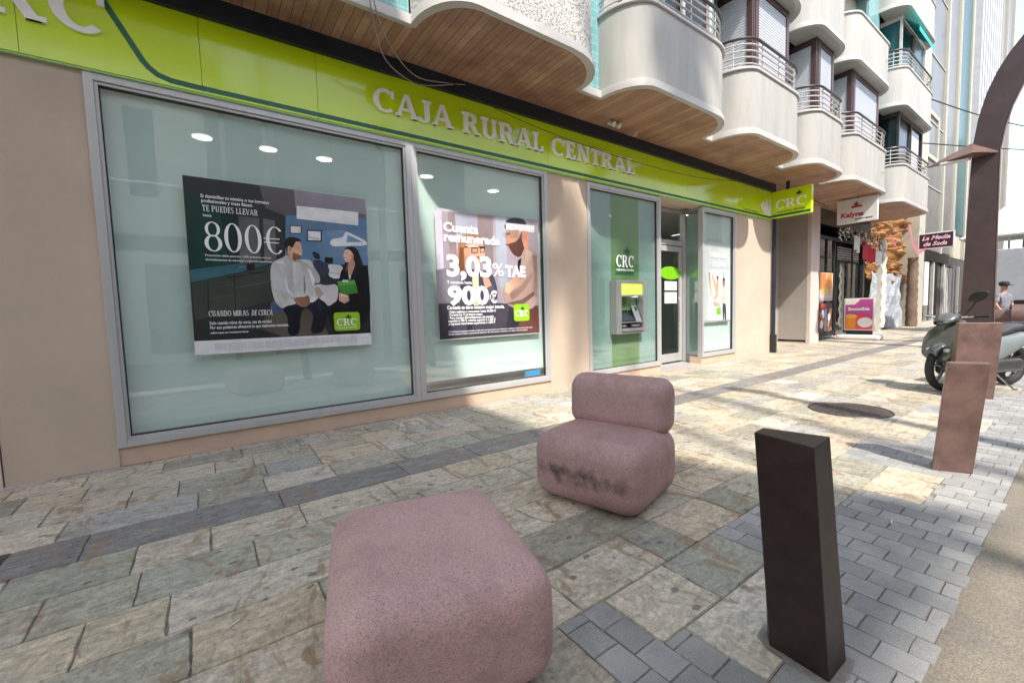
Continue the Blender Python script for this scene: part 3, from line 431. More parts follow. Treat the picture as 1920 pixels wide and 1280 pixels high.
def paving():
    mb = MB(); rows = [(.32, .65, STONE0), (.65, .98, None), (.98, 1.31, STONE1)]
    rows = [(.65, .98, STONE0), (.98, 1.31, STONE1)]+[(CY[i], CY[i+1], [(-9, 62)]) for i in range(2, len(CY)-1)]
    rows[0] = (.65, .98, STONE0+[(15, 62)]); rows[1] = (.98, 1.31, STONE1+[(15, 62)])
    rows += [(5.36, 5.75, [(12.62, 62)]), (5.75, 6.2, [(12.62, 16.2), (19, 62)]), (6.2, 6.7, [(12.62, 16.2), (19, 31)])]
    for (y0, y1, segs) in rows:
        band = abs(y0-3.37) < .01; edge = y1 > 5.3 and y0 < 5.3
        for (a, b) in segs:
            x = a
            while x < b-.05:
                L = random.choice([.3, .36, .44, .52, .62, .72, .85]) if y0 > 1.3 else random.choice([.33, .45, .55, .66])
                if band: L = random.uniform(.7, 1.15)
                if x > 14: L *= 1.5
                if b-x-L < .22: L = b-x
                x2 = min(b, x+L)
                if x2 > a+.02:
                    col = pick()
                    if band: kk = random.uniform(.88, 1.12); col = tuple(q*kk for q in (.235, .222, .215))
                    if y1 > 5.3 and y0 < 5.3: col = tuple(q*random.uniform(.9, 1.1) for q in (.50, .42, .37))
                    wide = random.random() < .12
                    slab(mb, x, x2, y0, y1, col, (.003 if not wide else .005), .0022, 6 if x < 8 else 2)
                x = x2
    # one course mixed: extra pale slab by the pavers, as in the place
    return tag(mb.build('pavement', M['tile']), kind='structure')
paving()
def pavers():
    mb = MB(); w = .138
    def inv(segs, x): return not any(a <= x <= b for a, b in segs)
    k = 0; x = -3.0; S1 = STONE1+[(15, 62)]; S0 = STONE0+[(15, 62)]
    while x < 15.0:
        xc = x+w/2; lims = [(.335, .65)]
        if inv(S0, xc): lims[-1] = (.335, .98)
        if inv(S1, xc):
            if lims[-1][1] == .98: lims[-1] = (.335, 1.31)
            else: lims.append((.98, 1.31))
        for lo, hi in lims:
            y = .15+(k % 2)*.08
            while y < hi:
                y0 = max(y, lo if lo > .4 else lo-random.choice([0, 0, 0, .006, .014, .022])); y1 = min(y+.158, hi)
                if y1-y0 > .03:
                    g = random.uniform(.85, 1.12); slab(mb, x, x+w, y0, y1, (.36*g, .352*g, .34*g), .0012, .0012, 2, -.001, .0025)
                y += .158
        x += w; k += 1
    return tag(mb.build('paver_strip', M['paver']), kind='structure')
pavers()

# ================================================================ apartment building with the bank below
B = empty('apartment_building', (0, 5.35, 0), 'cream apartment building with rounded white balconies above the long bank front', 'building')
mb = MB(); Y0, Y1 = 5.35, 5.65
mb.box(-1.44, -.72, Y0, Y1, 0, 3.57); mb.box(4.63, 5.54, Y0, Y1, 0, 3.57); mb.box(10.7, 12.6, Y0, 6.6, 0, 3.57)
mb.box(-1.44, 12.6, Y0, Y1, 3.57, 4.5)
mb.box(7.65, 9.2, Y1, 5.93, 3.6, 3.75)
mb.build('wall', M['wall'], B)
MB().box(-7, -1.45, 5.34, Y1, 0, 4.5).build('wall', M['wall2'], B)
for a, b, z in ((-.72, 4.63, .18), (5.54, 7.65, .14), (9.2, 10.7, .16)): MB().box(a, b, 5.36, Y1, 0, z).build('sill_wall', M['sill'], B)
# upper storeys
mb = MB(); mb.box(-7, 22.6, 4.85, 9, 4.62, 14.6); mb.build('upper_wall', M['stucco'], B)
for a, b in ((-7, 2.05), (4.5, 5.2), (7.8, 8.3), (10.8, 11.4), (13.4, 13.9), (17.0, 18.3)): MB().box(a, b, 4.60, 4.849, 4.61, 14.6).build('tiled_wall', M['turq'], B)
mb = MB()
for a, b in ((-7, 2.07), (4.6, 5.1), (7.9, 8.2), (10.95, 11.3)): MB().box(a, b, 4.54, 4.6, 4.49, 4.60).build('string_course', M['rail'], B, bevel=.008)
mb = MB(); mb.box(-7, 22.5, 4.6, 9, 4.5, 4.61); mb.build('soffit', M['soffit'], B)
mb = MB(); mb.box(-7, 12.6, 5.24, 5.345, 4.30, 4.499); mb.build('fascia', M['dark'], B)

def plan(x0, x1, off=0, yf=3.92, rr=.48):
    a = x0-off; b = x1+off; f = yf-off; P = [(a, 4.6)]; rx = .78; ry = .62
    for k in range(9):
        t = math.radians(180+90*k/8); P.append((a+rr+rr*math.cos(t), f+ry+ry*math.sin(t)))
    P2 = []
    for k in range(9):
        t = math.radians(270+90*k/8); P2.append((b-rx+rx*math.cos(t), f+ry+ry*math.sin(t)))
    mid = [(a+rr+(b-a-rr-rx)*q/4, f) for q in (1, 2, 3)]
    return P+mid+P2+[(b, 4.6)]
def band(mb, P, z0, z1, thick=0, m=0):
    # closed solid from plan polyline, back along y = 4.5
    n = len(P); v = [(x, y, z0) for x, y in P]+[(x, y, z1) for x, y in P]
    mb.add(v, [tuple(range(n-1, -1, -1)), tuple(range(n, 2*n))]+[(i, (i+1) % n, n+(i+1) % n, n+i) for i in range(n)], m)
def shutter(mb, axis, c, a0, a1, z0, z1, pitch=.052, m=0):
    z = z0; 
    while z < z1-.01:
        zt = min(z+pitch, z1)
        if axis == 'y': v = [(a0, c, z), (a1, c, z), (a1, c-.012, z+.012), (a0, c-.012, z+.012), (a0, c-.012, zt-.01), (a1, c-.012, zt-.01), (a0, c, zt), (a1, c, zt)]
        else: v = [(c, a1, z), (c, a0, z), (c-.012, a0, z+.012), (c-.012, a1, z+.012), (c-.012, a1, zt-.01), (c-.012, a0, zt-.01), (c, a1, zt), (c, a0, zt)]
        mb.add(v, [(0, 1, 2, 3), (3, 2, 5, 4), (4, 5, 7, 6)], m); z += pitch
BAL = [(2.07, 4.62), (5.08, 7.9), (8.19, 10.97), (11.28, 13.55), (13.7, 17.15), (18.2, 22.4)]
STY = [[('rough', 'dark'), ('rough', 'dark')], [('plain', 'glassy'), ('plain', 'shut')], [('plain', 'shut'), ('plain', 'shut')], [('plain', 'shut'), ('plain', 'shut')], [('plain', 'shut'), ('wall', 'dark')], [('plain', 'darkbay'), ('plain', 'blueglass')]]
def balcony(x0, x1, z0, kind, win, lvl, idx):
    top = z0+1.15; P = plan(x0, x1); body = 'rough' if kind == 'rough' else 'stucco'
    mb = MB(); Pb = plan(x0, x1, 0); band(mb, Pb, z0+.012, top)
    o = mb.build('balcony', M[body], B, smooth=True, angle=30)
    mb = MB(); band(mb, plan(x0, x1, -.05), z0-.0005, z0+.01); mb.build('balcony_soffit', M['soffit'] if lvl == 0 else M['stucco'], o)
    mb = MB(); band(mb, plan(x0, x1, .028), z0+.003, z0+.075); band(mb, plan(x0, x1, .012), z0+.075, z0+.12)
    mb.build('drip_moulding', M['rail'], o, smooth=True, angle=30)
    if kind != 'rough':
        mb = MB(); band(mb, plan(x0, x1, .03), top, top+.05); mb.build('coping', M['rail'], o, smooth=True, angle=30, bevel=.01)
    yf = 4.16; bx0, bx1 = x0+.70, x1-.45; H = z0+3.0
    if kind == 'wall': return
    # railing
    mb = MB()
    for q in range(4): mb.tube([(x, y, top+.13+q*.115) for x, y in plan(x0, x1, -.03)], .014, 6)
    for px in (.25, .5, .75): X = x0+(x1-x0)*px; mb.box(X-.01, X+.01, 3.955, 3.975, top+.05, top+.55)
    PP = plan(x0, x1, -.03)
    for (X, Y) in (PP[4], PP[-6]): mb.box(X-.01, X+.01, Y-.01, Y+.01, top+.05, top+.55)
    rl = mb.build('railing', M['rail'], o, smooth=True)
    mb = MB(); mb.tube([(x, y, top+.57) for x, y in plan(x0, x1, -.02)], .026, 8); mb.build('handrail', M['raild'], rl, smooth=True)
    # bay window
    fm = 'raild' if win in ('dark', 'darkbay') else 'brown' if win == 'shut' else 'rail'
    mb = MB(); p = .11 if win == 'shut' else .07
    for (a, b) in ((bx0, bx0+p), (bx1-p, bx1)): mb.box(a, b, yf, yf+p, top+.05, H-.002)
    if win != 'shut': mb.box((bx0+bx1)/2-.04, (bx0+bx1)/2+.04, yf, yf+.05, top+.051, H-.13)
    mb.box(bx0+p, bx1-p, yf+.004, yf+p-.004, H-.13, H-.003); mb.box(bx0+.004, bx0+p-.004, yf+p, 4.849, H-.13, H-.003)
    if win == 'shut': mb.box(bx0+.13, bx0+.26, yf-.008, yf+.02, top+.05, H-.01); mb.box(bx0+.045, bx0+.065, yf-.012, yf, top+.05, H-.01)
    w = mb.build('bay_window', M[fm], o, bevel=.005)
    if win == 'shut':
        mb = MB(); shutter(mb, 'y', yf+.035, bx0+.25, bx1-p, top+.05, H-.13); shutter(mb, 'x', bx0+.03, yf+p, 4.849, top+.05, H-.13)
        mb.build('roller_shutter', M['shutter'], w)
    gm = {'shut': 'blackg', 'dark': 'blackg', 'glassy': 'blackg', 'darkbay': 'blackg', 'blueglass': 'tealg'}[win]
    mb = MB(); mb.box(bx0+.05, bx1-.05, yf+.06, 4.849, top+.05, H-.14); mb.build('window_glass', M[gm], w)
    if win in ('darkbay', 'dark'):
        mb = MB(); mb.box((bx0+bx1)/2+.15, bx1-.3, yf+.05, yf+.058, top+.1, H-.2); mb.build('curtain', M['shutter'], w)
for i, (x0, x1) in enumerate(BAL):
    for lv in range(3):
        k, wn = STY[i][min(lv, 1)]
        balcony(x0, x1, 4.5+3.0*lv, k, wn, lv, i)
# metal bracket hooks on two parapets
for (x, z) in ((16.2, 5.05), (16.3, 8.2)):
    MB().tube([(x, 3.915, z-.18), (x, 3.90, z), (x+.28, 3.90, z+.06)], .008, 6).build('bracket', M['rail'], B)
# turquoise awning high on the last bay
MB().add([(18.9, 4.15, 10.4), (20.9, 4.15, 10.4), (20.9, 3.75, 9.95), (18.9, 3.75, 9.95), (20.9, 3.75, 9.8), (18.9, 3.75, 9.8)], [(0, 3, 2, 1), (3, 5, 4, 2)]).build('awning', mat('turquoise_canvas', (.02, .38, .34), .7), B)

# ---------------------------------------------------------------- windows of the bank
def window(x0, x1, z0, z1, name='window', th=.066, Y=5.35, parts=True):
    mb = MB(); f = Y-.022; b = Y+.07
    mb.box(x0, x0+th, f, b, z0, z1); mb.box(x1-th, x1, f, b, z0, z1); mb.box(x0+th, x1-th, f+.001, b, z0, z0+th); mb.box(x0+th, x1-th, f+.001, b, z1-th, z1)
    w = mb.build(name, M['alu'], B, bevel=.003)
    s = .026; mb = MB(); a0, a1, c0, c1 = x0+th, x1-th, z0+th, z1-th; f2 = Y-.004
    mb.box(a0, a0+s, f2, b, c0, c1); mb.box(a1-s, a1, f2, b, c0, c1); mb.box(a0+s, a1-s, f2+.001, b, c0, c0+s); mb.box(a0+s, a1-s, f2+.001, b, c1-s, c1)
    mb.build('glazing_bead', M['alu'], w, bevel=.003)
    g = .007; a0 += s; a1 -= s; c0 += s; c1 -= s; mb = MB()
    mb.box(a0, a0+g, Y+.02, b, c0, c1); mb.box(a1-g, a1, Y+.02, b, c0, c1); mb.box(a0+g, a1-g, Y+.02, b, c0, c0+g); mb.box(a0+g, a1-g, Y+.02, b, c1-g, c1)
    mb.build('gasket', M['gasket'], w)
    MB().add([(a0, Y+.035, c0), (a1, Y+.035, c0), (a1, Y+.035, c1), (a0, Y+.035, c1)], [(0, 1, 2, 3)]).build('glass_pane', M['glass'], w)
    return w, (a0, a1, c0, c1)
def sheet(name, x0, x1, z0, z1, Y, m, par):
    return MB().add([(x0, Y, z0), (x1, Y, z0), (x1, Y, z1), (x0, Y, z1)], [(0, 1, 2, 3)]).build(name, M[m], par)
w1, g1 = window(-.72, 2.31, .18, 3.57); sheet('blind', g1[0], g1[1], g1[2]+.012, g1[3], 5.43, 'blind', w1)
w2, g2 = window(2.312, 4.63, .18, 3.57); sheet('blind', g2[0], g2[1], g2[2]+.13, g2[3], 5.43, 'blind', w2)
w4, g4 = window(9.2, 10.7, .16, 3.55); sheet('blind', g4[0], g4[1], g4[2]+.012, g4[3], 5.43, 'blind', w4)
w3, g3 = window(5.54, 7.65, .14, 3.55); sheet('film', g3[0], 6.22, g3[2], g3[3], 5.41, 'blind_t', w3); sheet('film', 6.22, 7.03, g3[2], g3[3], 5.409, 'blind_g', w3); sheet('film', 7.03, g3[1], g3[2], g3[3], 5.41, 'blind_t', w3)
MB().rblock((4.3, 5.415, .33), (.16, .012, .045), .011, 6).build('blue_bag', mat('blue_plastic', (.02, .3, .62), .4), w2)
# rooms behind the glass
mb = MB(); mb.box(-1.4, 7.5, 9.2, 9.3, 0, 3.6); mb.box(-1.5, -1.4, 5.66, 9.2, 0, 3.6); mb.box(-1.4, 12.5, 5.66, 9.2, -.05, .004); mb.box(7.5, 12.5, 8.2, 8.3, 0, 3.6); mb.box(12.4, 12.5, 6.61, 8.2, 0, 3.6)
mb.build('interior_wall', M['room'], B)
MB().box(-1.4, 12.4, 5.94, 9.2, 3.62, 3.66).box(-1.4, 7.6, 5.66, 5.94, 3.62, 3.66).build('ceiling', M['room'], B)
for (x, y) in ((.14, 6.65), (.86, 6.67), (1.57, 6.69), (3.16, 6.67), (4.59, 6.84), (9.1, 6.5), (8.3, 7.2)):
    mb = MB(); n = 20; mb.add([(x+.105*math.cos(2*math.pi*k/n), y+.105*math.sin(2*math.pi*k/n), 3.612) for k in range(n)], [tuple(range(n-1, -1, -1))]); mb.build('ceiling_light', M['lamp'], B)
# entrance, set back
D = MB(); yd = 5.93
D.box(7.66, 7.74, yd, yd+.06, .02, 3.58); D.box(9.34, 9.42, yd-.001, yd+.06, .02, 3.58); D.box(7.74, 9.34, yd, yd+.06, 2.76, 2.88); D.box(7.74, 9.34, yd, yd+.06, 3.51, 3.58)
fr = D.build('door_frame', M['alu'], B, bevel=.004)
D = MB(); D.box(7.76, 7.85, yd-.01, yd+.04, .05, 2.74); D.box(9.22, 9.32, yd-.01, yd+.04, .05, 2.74); D.box(7.85, 9.22, yd-.009, yd+.04, 2.62, 2.74); D.box(7.85, 9.22, yd-.009, yd+.04, .05, .24)
dr = D.build('door', M['alu'], B, bevel=.004)
MB().add([(7.85, yd+.01, .24), (9.22, yd+.01, .24), (9.22, yd+.01, 2.62), (7.85, yd+.01, 2.62)], [(0, 1, 2, 3)]).build('glass_pane', M['glass'], dr)
MB().add([(7.74, yd+.02, 2.88), (9.34, yd+.02, 2.88), (9.34, yd+.02, 3.51), (7.74, yd+.02, 3.51)], [(0, 1, 2, 3)]).build('glass_pane', M['glass'], fr)
MB().tube([(9.15, yd-.02, .95), (9.15, yd-.06, 1.0), (9.15, yd-.06, 1.5), (9.15, yd-.02, 1.55)], .013).build('handle', M['alu'], dr, smooth=True)
mb = MB(); n = 28; mb.add([(8.85+.42*math.cos(2*math.pi*k/n), yd-.012, 2.12+.15*math.sin(2*math.pi*k/n)) for k in range(n)], [tuple(range(n))]); mb.build('oval_sticker', mat('lime_sticker', (.20, .55, .01), .4), dr)
MB().box(8.62, 9.1, yd-.013, yd-.011, 1.72, 1.93).box(8.62, 9.1, yd-.013, yd-.011, 1.42, 1.68).build('notice', M['white'], dr)
sg = MB(); sg.box(9.203, 9.26, 5.422, 5.45, .02, 3.57); sg.box(9.34, 9.40, 5.85, yd-.002, .02, 3.57)
def skew(v): return v
P0 = (9.215, 5.43); P1 = (9.35, 5.87)
sg.add([(P0[0], P0[1], .02), (P1[0], P1[1], .02), (P1[0], P1[1], .2), (P0[0], P0[1], .2)], [(0, 1, 2, 3), (3, 2, 1, 0)]); sg.add([(P0[0], P0[1], 3.5), (P1[0], P1[1], 3.5), (P1[0], P1[1], 3.57), (P0[0], P0[1], 3.57)], [(0, 1, 2, 3)])
sw = sg.build('side_window', M['alu'], B, bevel=.003)
MB().add([(P0[0]+.005, P0[1], .2), (P1[0]+.005, P1[1], .2), (P1[0]+.005, P1[1], 3.5), (P0[0]+.005, P0[1], 3.5)], [(0, 3, 2, 1)]).build('glass_pane', M['glass'], sw)
MB().add([(P0[0]+.03, P0[1], .2), (P1[0]+.03, P1[1], .2), (P1[0]+.03, P1[1], 3.5), (P0[0]+.03, P0[1], 3.5)], [(0, 3, 2, 1)]).build('film', M['blind_t'], sw)
mb = MB()
for k in range(9): mb.box(7.68, 9.3, 5.37+k*.06, 5.405+k*.06, .004, .016)
mb.build('entrance_grille', M['alu'], B)
MB().box(7.66, 9.34, 5.36, 5.925, -.02, .003).build('threshold', M['sill'], B)
mb = MB(); mb.tube([(12.63, 5.28, .0), (12.63, 5.28, 3.62)], .05, 12); mb.build('drainpipe', M['dark'], B, smooth=True)
MB().box(12.58, 12.68, 5.2, 5.34, 0, .5).build('pipe_shoe', M['black'], B, bevel=.01)

# ---- recess and the shop further along
mb = MB(); mb.box(12.75, 16.2, 6.62, 6.8, 0, 4.5); mb.box(12.61, 12.74, 5.40, 6.8, 0, 4.5)
mb.build('wall', M['kwall'], B)
mb = MB(); mb.box(16.2, 16.42, 5.76, 6.8, .1, 4.5); mb.build('side_panel', M['kwall'], B)
mb = MB(); mb.box(16.2, 16.9, 5.65, 5.76, .305, 4.5); mb.box(16.19, 16.92, 5.64, 5.77, .0, .304); mb.build('pier', M['wall2'], B, bevel=.006)
MB().box(12.61, 12.9, 5.36, 5.40, 0, 4.5).build('pier', M['wall2'], B, bevel=.006)
mb = MB(); mb.box(16.9, 22.2, 8.4, 8.5, 0, 4.5); mb.box(16.42, 16.5, 5.77, 8.4, 0, 4.5); mb.box(22.3, 22.5, 5.9, 8.4, 0, 4.5); mb.box(16.9, 22.3, 5.68, 8.4, 3.98, 4.49); mb.build('shop_interior', M['blackg'], B)
sf = MB(); sf.box(16.9, 18.35, 5.67, 5.72, .15, .3); sf.box(18.3, 18.36, 5.66, 5.72, .3, 3.5); sf.box(17.6, 17.63, 5.66, 5.70, .3, 3.5); sf.box(16.9, 22.2, 5.66, 5.72, 3.5, 3.6)
sf.box(19.6, 19.66, 6.0, 6.06, .05, 3.5); sf.box(21.0, 21.05, 5.9, 5.95, .05, 3.5); sf.box(19.66, 22.2, 6.0, 6.04, 2.85, 2.93)
shf = sf.build('shop_front', M['gasket'], B)
MB().add([(16.9, 5.70, .3), (18.3, 5.70, .3), (18.3, 5.70, 3.5), (16.9, 5.70, 3.5)], [(0, 1, 2, 3)]).build('glass_pane', M['dglass'], shf)
MB().add([(18.36, 5.70, .1), (19.6, 6.02, .1), (19.6, 6.02, 3.5), (18.36, 5.70, 3.5)], [(0, 1, 2, 3)]).add([(19.66, 6.03, .1), (22.2, 6.03, .1), (22.2, 6.03, 2.85), (19.66, 6.03, 2.85)], [(0, 1, 2, 3)]).build('glass_pane', M['dglass'], shf)
mb = MB(); mb.box(19.66, 22.2, 6.05, 6.06, 2.3, 2.84)
for k in range(6): mb.box(19.66, 22.2, 6.03, 6.05, 2.93+k*.09, 2.99+k*.09)
mb.build('signboard_frieze', M['concrete'], B)
MB().box(16.2, 22.3, 5.8, 8.4, -.02, .03).build('shop_floor', M['concrete'], B)
MB().box(17.0, 22.4, 4.6, 5.65, 4.30, 4.31).build('duct', M['dark'], B) if False else None
mb = MB(); mb.box(22.55, 22.8, 5.38, 5.5, 0, 3.4)
for k in range(7): mb.tube([(22.66, 5.38, .25+k*.5), (22.66, 5.33, .5+k*.5), (22.66, 5.38, .73+k*.5)], .11, 8)
mb.build('column', M['stopp'], B, smooth=True)
mb = MB(); mb.box(22.8, 29.4, 6.9, 7.2, 0, 14); mb.build('rear_wall', M['stucco'], B)

# ================================================================ bank signs
SY = 5.30; mp0 = front(0, 0, SY)  # sign coordinates below were scaled about the camera position to reach this depth
S = empty('shop_sign', (4, 5.3, 3.57), 'long lime green fascia sign with raised white letters CAJA RURAL CENTRAL over the bank windows', 'sign')
mb = MB(); jx = [-7, -1.08, .145, 1.21, 4.63, 8.56, 12.5]
for a, b in zip(jx, jx[1:]): mb.box(a+.0015, b-.0015, SY, 5.346, 3.585, 4.32)
mb.build('panel', M['green'], S, bevel=.002)
MB().box(-7, 12.5, SY+.008, 5.345, 3.568, 3.584).build('light_strip', mat('pale_green_diffuser', (.35, .6, .22), .4), S)
mb = MB(); path = [(12.5, 3.631), (0.05, 3.631), (-.10, 3.636), (-.195, 3.662), (-.256, 3.708), (-.297, 3.759), (-.60, 4.318)]; w = .024
for i in range(len(path)-1):
    (x0, z0), (x1, z1) = path[i], path[i+1]; L = math.hypot(x1-x0, z1-z0); nx, nz = -(z1-z0)/L*w, (x1-x0)/L*w; e = .01/L
    x1 += (x1-x0)*e; z1 += (z1-z0)*e
    mb.prism([(x0+nx, z0+nz), (x0-nx, z0-nz), (x1-nx, z1-nz), (x1+nx, z1+nz)][::-1], mp0, 0, .002+i*.0003)
mb.build('stripe', M['dgreen'], S)
for txt, x0, x1, z0 in (('CAJA', 1.845, 2.93, 3.833), ('RURAL', 3.075, 4.54, 3.833), ('CENTRAL', 4.695, 6.785, 3.833)):
    mb = MB(); slab_text(mb, txt, .279, front(x0, z0, SY), width=x1-x0, W=.185, t=.11, sh=.105, ss=.085, depth=.028, gap=.035); mb.build('lettering', M['white_l'], S)
mb = MB(); slab_text(mb, 'CRC', .41, front(-1.66, 3.862, SY), width=1.148, W=.20, t=.11, sh=.10, ss=.08, depth=.028, gap=.02); mb.build('lettering', M['white_l'], S)
mb = MB()
for i, p in enumerate([[(11.84, 3.90), (12.10, 3.66), (12.2, 3.75), (12.02, 4.04)], [(12.07, 3.70), (12.33, 3.66), (12.33, 3.84), (12.21, 4.12)], [(12.29, 3.68), (12.46, 3.67), (12.47, 4.08), (12.41, 4.2)]]): mb.prism(p, mp0, 0, .004+i*.0004)
mb.build('leaf_emblem', M['white_l'], S)
mb = MB(); font_text(mb, 'CAJA RURAL CENTRAL', .036, front(10.97, 3.68, SY), width=.74, depth=.003, bold=.02); mb.build('small_lettering', M['dgreen'], S)

H = empty('hanging_sign', (12.56, 5.1, 3.6), 'lime green double sided box sign reading CRC on the corner of the long bank fascia', 'sign')
mb = MB(); mb.box(12.501, 12.62, 4.38, 5.31, 3.60, 4.29); mb.build('panel', M['green'], H, bevel=.006)
sd = side(12.50, 5.30, 3.60)
mb = MB(); mb.prism(rect(.0, .03, .90, .085), sd, 0, .002); mb.build('stripe', M['dgreen'], H)
mb = MB(); slab_text(mb, 'CRC', .235, side(12.50, 5.20, 3.82), width=.72, W=.17, t=.09, sh=.09, ss=.06, depth=.012, gap=.02); mb.build('lettering', M['white_l'], H)
mb = MB(); font_text(mb, 'CAJA RURAL CENTRAL', .045, side(12.50, 5.17, 3.72), width=.66, depth=.003, bold=.025); leaf_icon(mb, .0+.40, .0, .13, side(12.50, 5.06, 4.10), 0); mb.build('small_lettering', M['dgreen'], H)
MB().box(12.54, 12.58, 4.9, 4.98, 4.291, 4.5).build('bracket', M['dark'], H)

# ================================================================ posters
def logo_plate(mb, mp, x, z, w, h):
    n = 6; r = h*.16; P = []
    for cx, cz, a0 in ((x+w-r, z+r, -90), (x+w-r, z+h-r, 0), (x+r, z+h-r, 90), (x+r, z+r, 180)):
        for k in range(n+1): a = math.radians(a0+90*k/n); P.append((cx+r*math.cos(a), cz+r*math.sin(a)))
    mb.prism(P, mp, .006, .0075, 0, lin(150, 200, 40))
def chaikin(p, n=2):
    for _ in range(n):
        q = []
        for i in range(len(p)):
            a, b = p[i], p[(i+1) % len(p)]; q += [(a[0]*.8+b[0]*.2, a[1]*.8+b[1]*.2), (a[0]*.2+b[0]*.8, a[1]*.2+b[1]*.8)]
        p = q
    return p
def grad(c, pts, seed):
    from mathutils import noise
    out = []
    for u, v in pts:
        k = 1+.75*noise.noise(Vector((u*2.3, v*2.3, seed*3.1)))+.12*(v-.9)
        out.append(tuple(min(.8, max(0, x*k)) for x in c))
    return out
def poster(name, label, x0, z0, w, h, Y, art, steps=.00006):
    P = empty(name, (x0, Y, z0), label, 'poster', None); mp = front(x0, z0, Y)
    mb = MB(); mb.box(x0, x0+w, Y, Y+.006, z0, z0+h, 0, (.5, .5, .5))
    for i, (c, pts) in enumerate(art):
        if len(pts) > 5: pts = chaikin(pts)
        ar = sum(pts[j][0]*pts[(j+1) % len(pts)][1]-pts[(j+1) % len(pts)][0]*pts[j][1] for j in range(len(pts)))
        if ar < 0: pts = pts[::-1]
        mb.add([mp(u, v, .0004+i*steps) for u, v in pts], [tuple(range(len(pts)))], 0, grad(c, pts, i))
    return P, mp, mb
P, mp, mb = poster('bank_poster', 'dark 800€ poster with two seated people on the largest window', -.078, .99, 1.785, 1.79, 5.352, ART['one'])
logo_plate(mb, mp, 1.335, .185, .30, .22); mb.build('printed_picture', M['print'], P)
mb = MB(); D0 = .0075
def mpo(u, v): return lambda a, b, d: mp(u+a, v+b, D0+d)
slab_text(mb, 'TE PUEDES LLEVAR', .06, mpo(.143, 1.455), width=.485, W=.16, t=.08, sh=.06, ss=.06)
slab_text(mb, '800€', .30, mpo(.14, 1.055), width=.72, W=.125, t=.035, sh=.03, gap=.02)
slab_text(mb, 'CUANDO MIRAS', .058, mpo(.127, .395), width=.35, W=.17, t=.085, sh=.07, ss=.06)
slab_text(mb, 'DE CERCA', .058, mpo(.50, .395), width=.20, W=.17, t=.085, sh=.07, ss=.06, italic=.2)
slab_text(mb, 'CRC', .085, mp and (lambda a, b, d: mp(1.365+a, .245+b, .008+d)), width=.235, W=.18, t=.09, sh=.09)
font_text(mb, 'Si domicilias tu nómina o tus ingresos', .034, mpo(.136, 1.590), width=.60, bold=.02)
font_text(mb, 'profesionales y traes Bizum', .034, mpo(.139, 1.543), width=.44, bold=.02)
font_text(mb, 'hasta', .026, mpo(.145, 1.403), width=.07, bold=.02)
font_text(mb, 'Promoción válida para los 1.000 primeros nuevos', .022, mpo(.137, 1.006), width=.585, bold=.012)
font_text(mb, 'domiciliaciones de nóminas o ingresos superiores a 1.000€', .022, mpo(.137, .963), width=.71, bold=.012)
font_text(mb, 'Solo cuando miras de cerca, ves de verdad.', .034, mpo(.129, .312), width=.56, bold=.015)
font_text(mb, 'Por eso podemos ofrecerte lo que realmente necesitas.', .034, mpo(.131, .266), width=.72, bold=.015)
font_text(mb, 'infórmate en ruralcentral.es', .02, mpo(.131, .218), width=.33, bold=.02)
font_text(mb, 'CAJA RURAL CENTRAL', .012, lambda a, b, d: mp(1.365+a, .215+b, .008+d), width=.235, bold=.02)
font_text(mb, 'crc', .04, mpo(1.455, .765), width=.07, bold=.04)
mb.build('lettering', M['white_ink'], P)
mb = MB(); leaf_icon(mb, 1.50, .33, .06, lambda a, b, d: mp(a, b, .008+d)); mb.build('leaf_emblem', M['dgreen'], P)
mb = MB()
for k in range(5): font_text(mb, 'Promoción válida hasta fin de campaña o hasta agotar existencias. Consulta condiciones, requisitos y bases legales en oficinas y en la web de la entidad.', .010, mpo(.16, .108-.0165*k), width=1.43 if k < 4 else .9)
for k in range(4): font_text(mb, 'El presente producto tiene este nivel de riesgo y garantía de fondos', .011, mpo(1.01, 1.44-.017*k), width=.26); font_text(mb, 'Capacidad de los fondos de garantía y depósitos de la entidad', .011, mpo(1.30, 1.44-.017*k), width=.24)
mb.build('small_print', M['grey_ink'], P)

P, mp, mb = poster('bank_poster', 'couple poster with 3,03% TAE and 900€ on the narrower window', 2.632, .975, 1.80, 1.80, 5.352, ART['two'])
logo_plate(mb, mp, 1.27, .215, .305, .265); mb.build('printed_picture', M['print'], P)
mb = MB()
font_text(mb, 'Cuenta', .125, mpo(.115, 1.50), width=.56, bold=.045); font_text(mb, 'remunerada', .125, mpo(.115, 1.365), width=.93, bold=.045)
font_text(mb, '3,03', .29, mpo(.14, .895), width=.745, bold=.045); font_text(mb, '%', .20, mpo(.90, .905), width=.20, bold=.01); font_text(mb, 'TAE', .165, mpo(1.13, .905), width=.39, bold=.06)
font_text(mb, 'Y consigue hasta', .045, mpo(.137, .78), width=.40, bold=.02)
font_text(mb, '900', .26, mpo(.14, .495), width=.68, bold=.045); font_text(mb, '€', .17, mpo(.83, .51), width=.135, bold=.04)
font_text(mb, 'Cercanía es darte nuestro mejor interés.', .05, mpo(.125, .425), width=.97, bold=.035)
for k, t in enumerate(('· Saldo máximo a remunerar hasta 30.000 €', '· Durante los 12 primeros meses', '· Para nuevas domiciliaciones de pensión', 'superior a 700 €, nómina superior a 1.200 €', 'e ingresos recurrentes superiores a 1.200 €')):
    font_text(mb, t, .036, mpo(.135, .372-.042*k), width=(.80, .56, .76, .79, .78)[k], bold=.03)
font_text(mb, 'TAE calculada para el supuesto de mantener un saldo diario en la cuenta durante un año. Oferta sujeta a condiciones. Consulta en tu oficina más cercana.', .022, mpo(.13, .10), width=1.5, bold=.01)
font_text(mb, 'Entidad adherida al fondo de garantía de depósitos. Más información en oficinas y en la página web de la entidad.', .022, mpo(.13, .065), width=1.4, bold=.01)
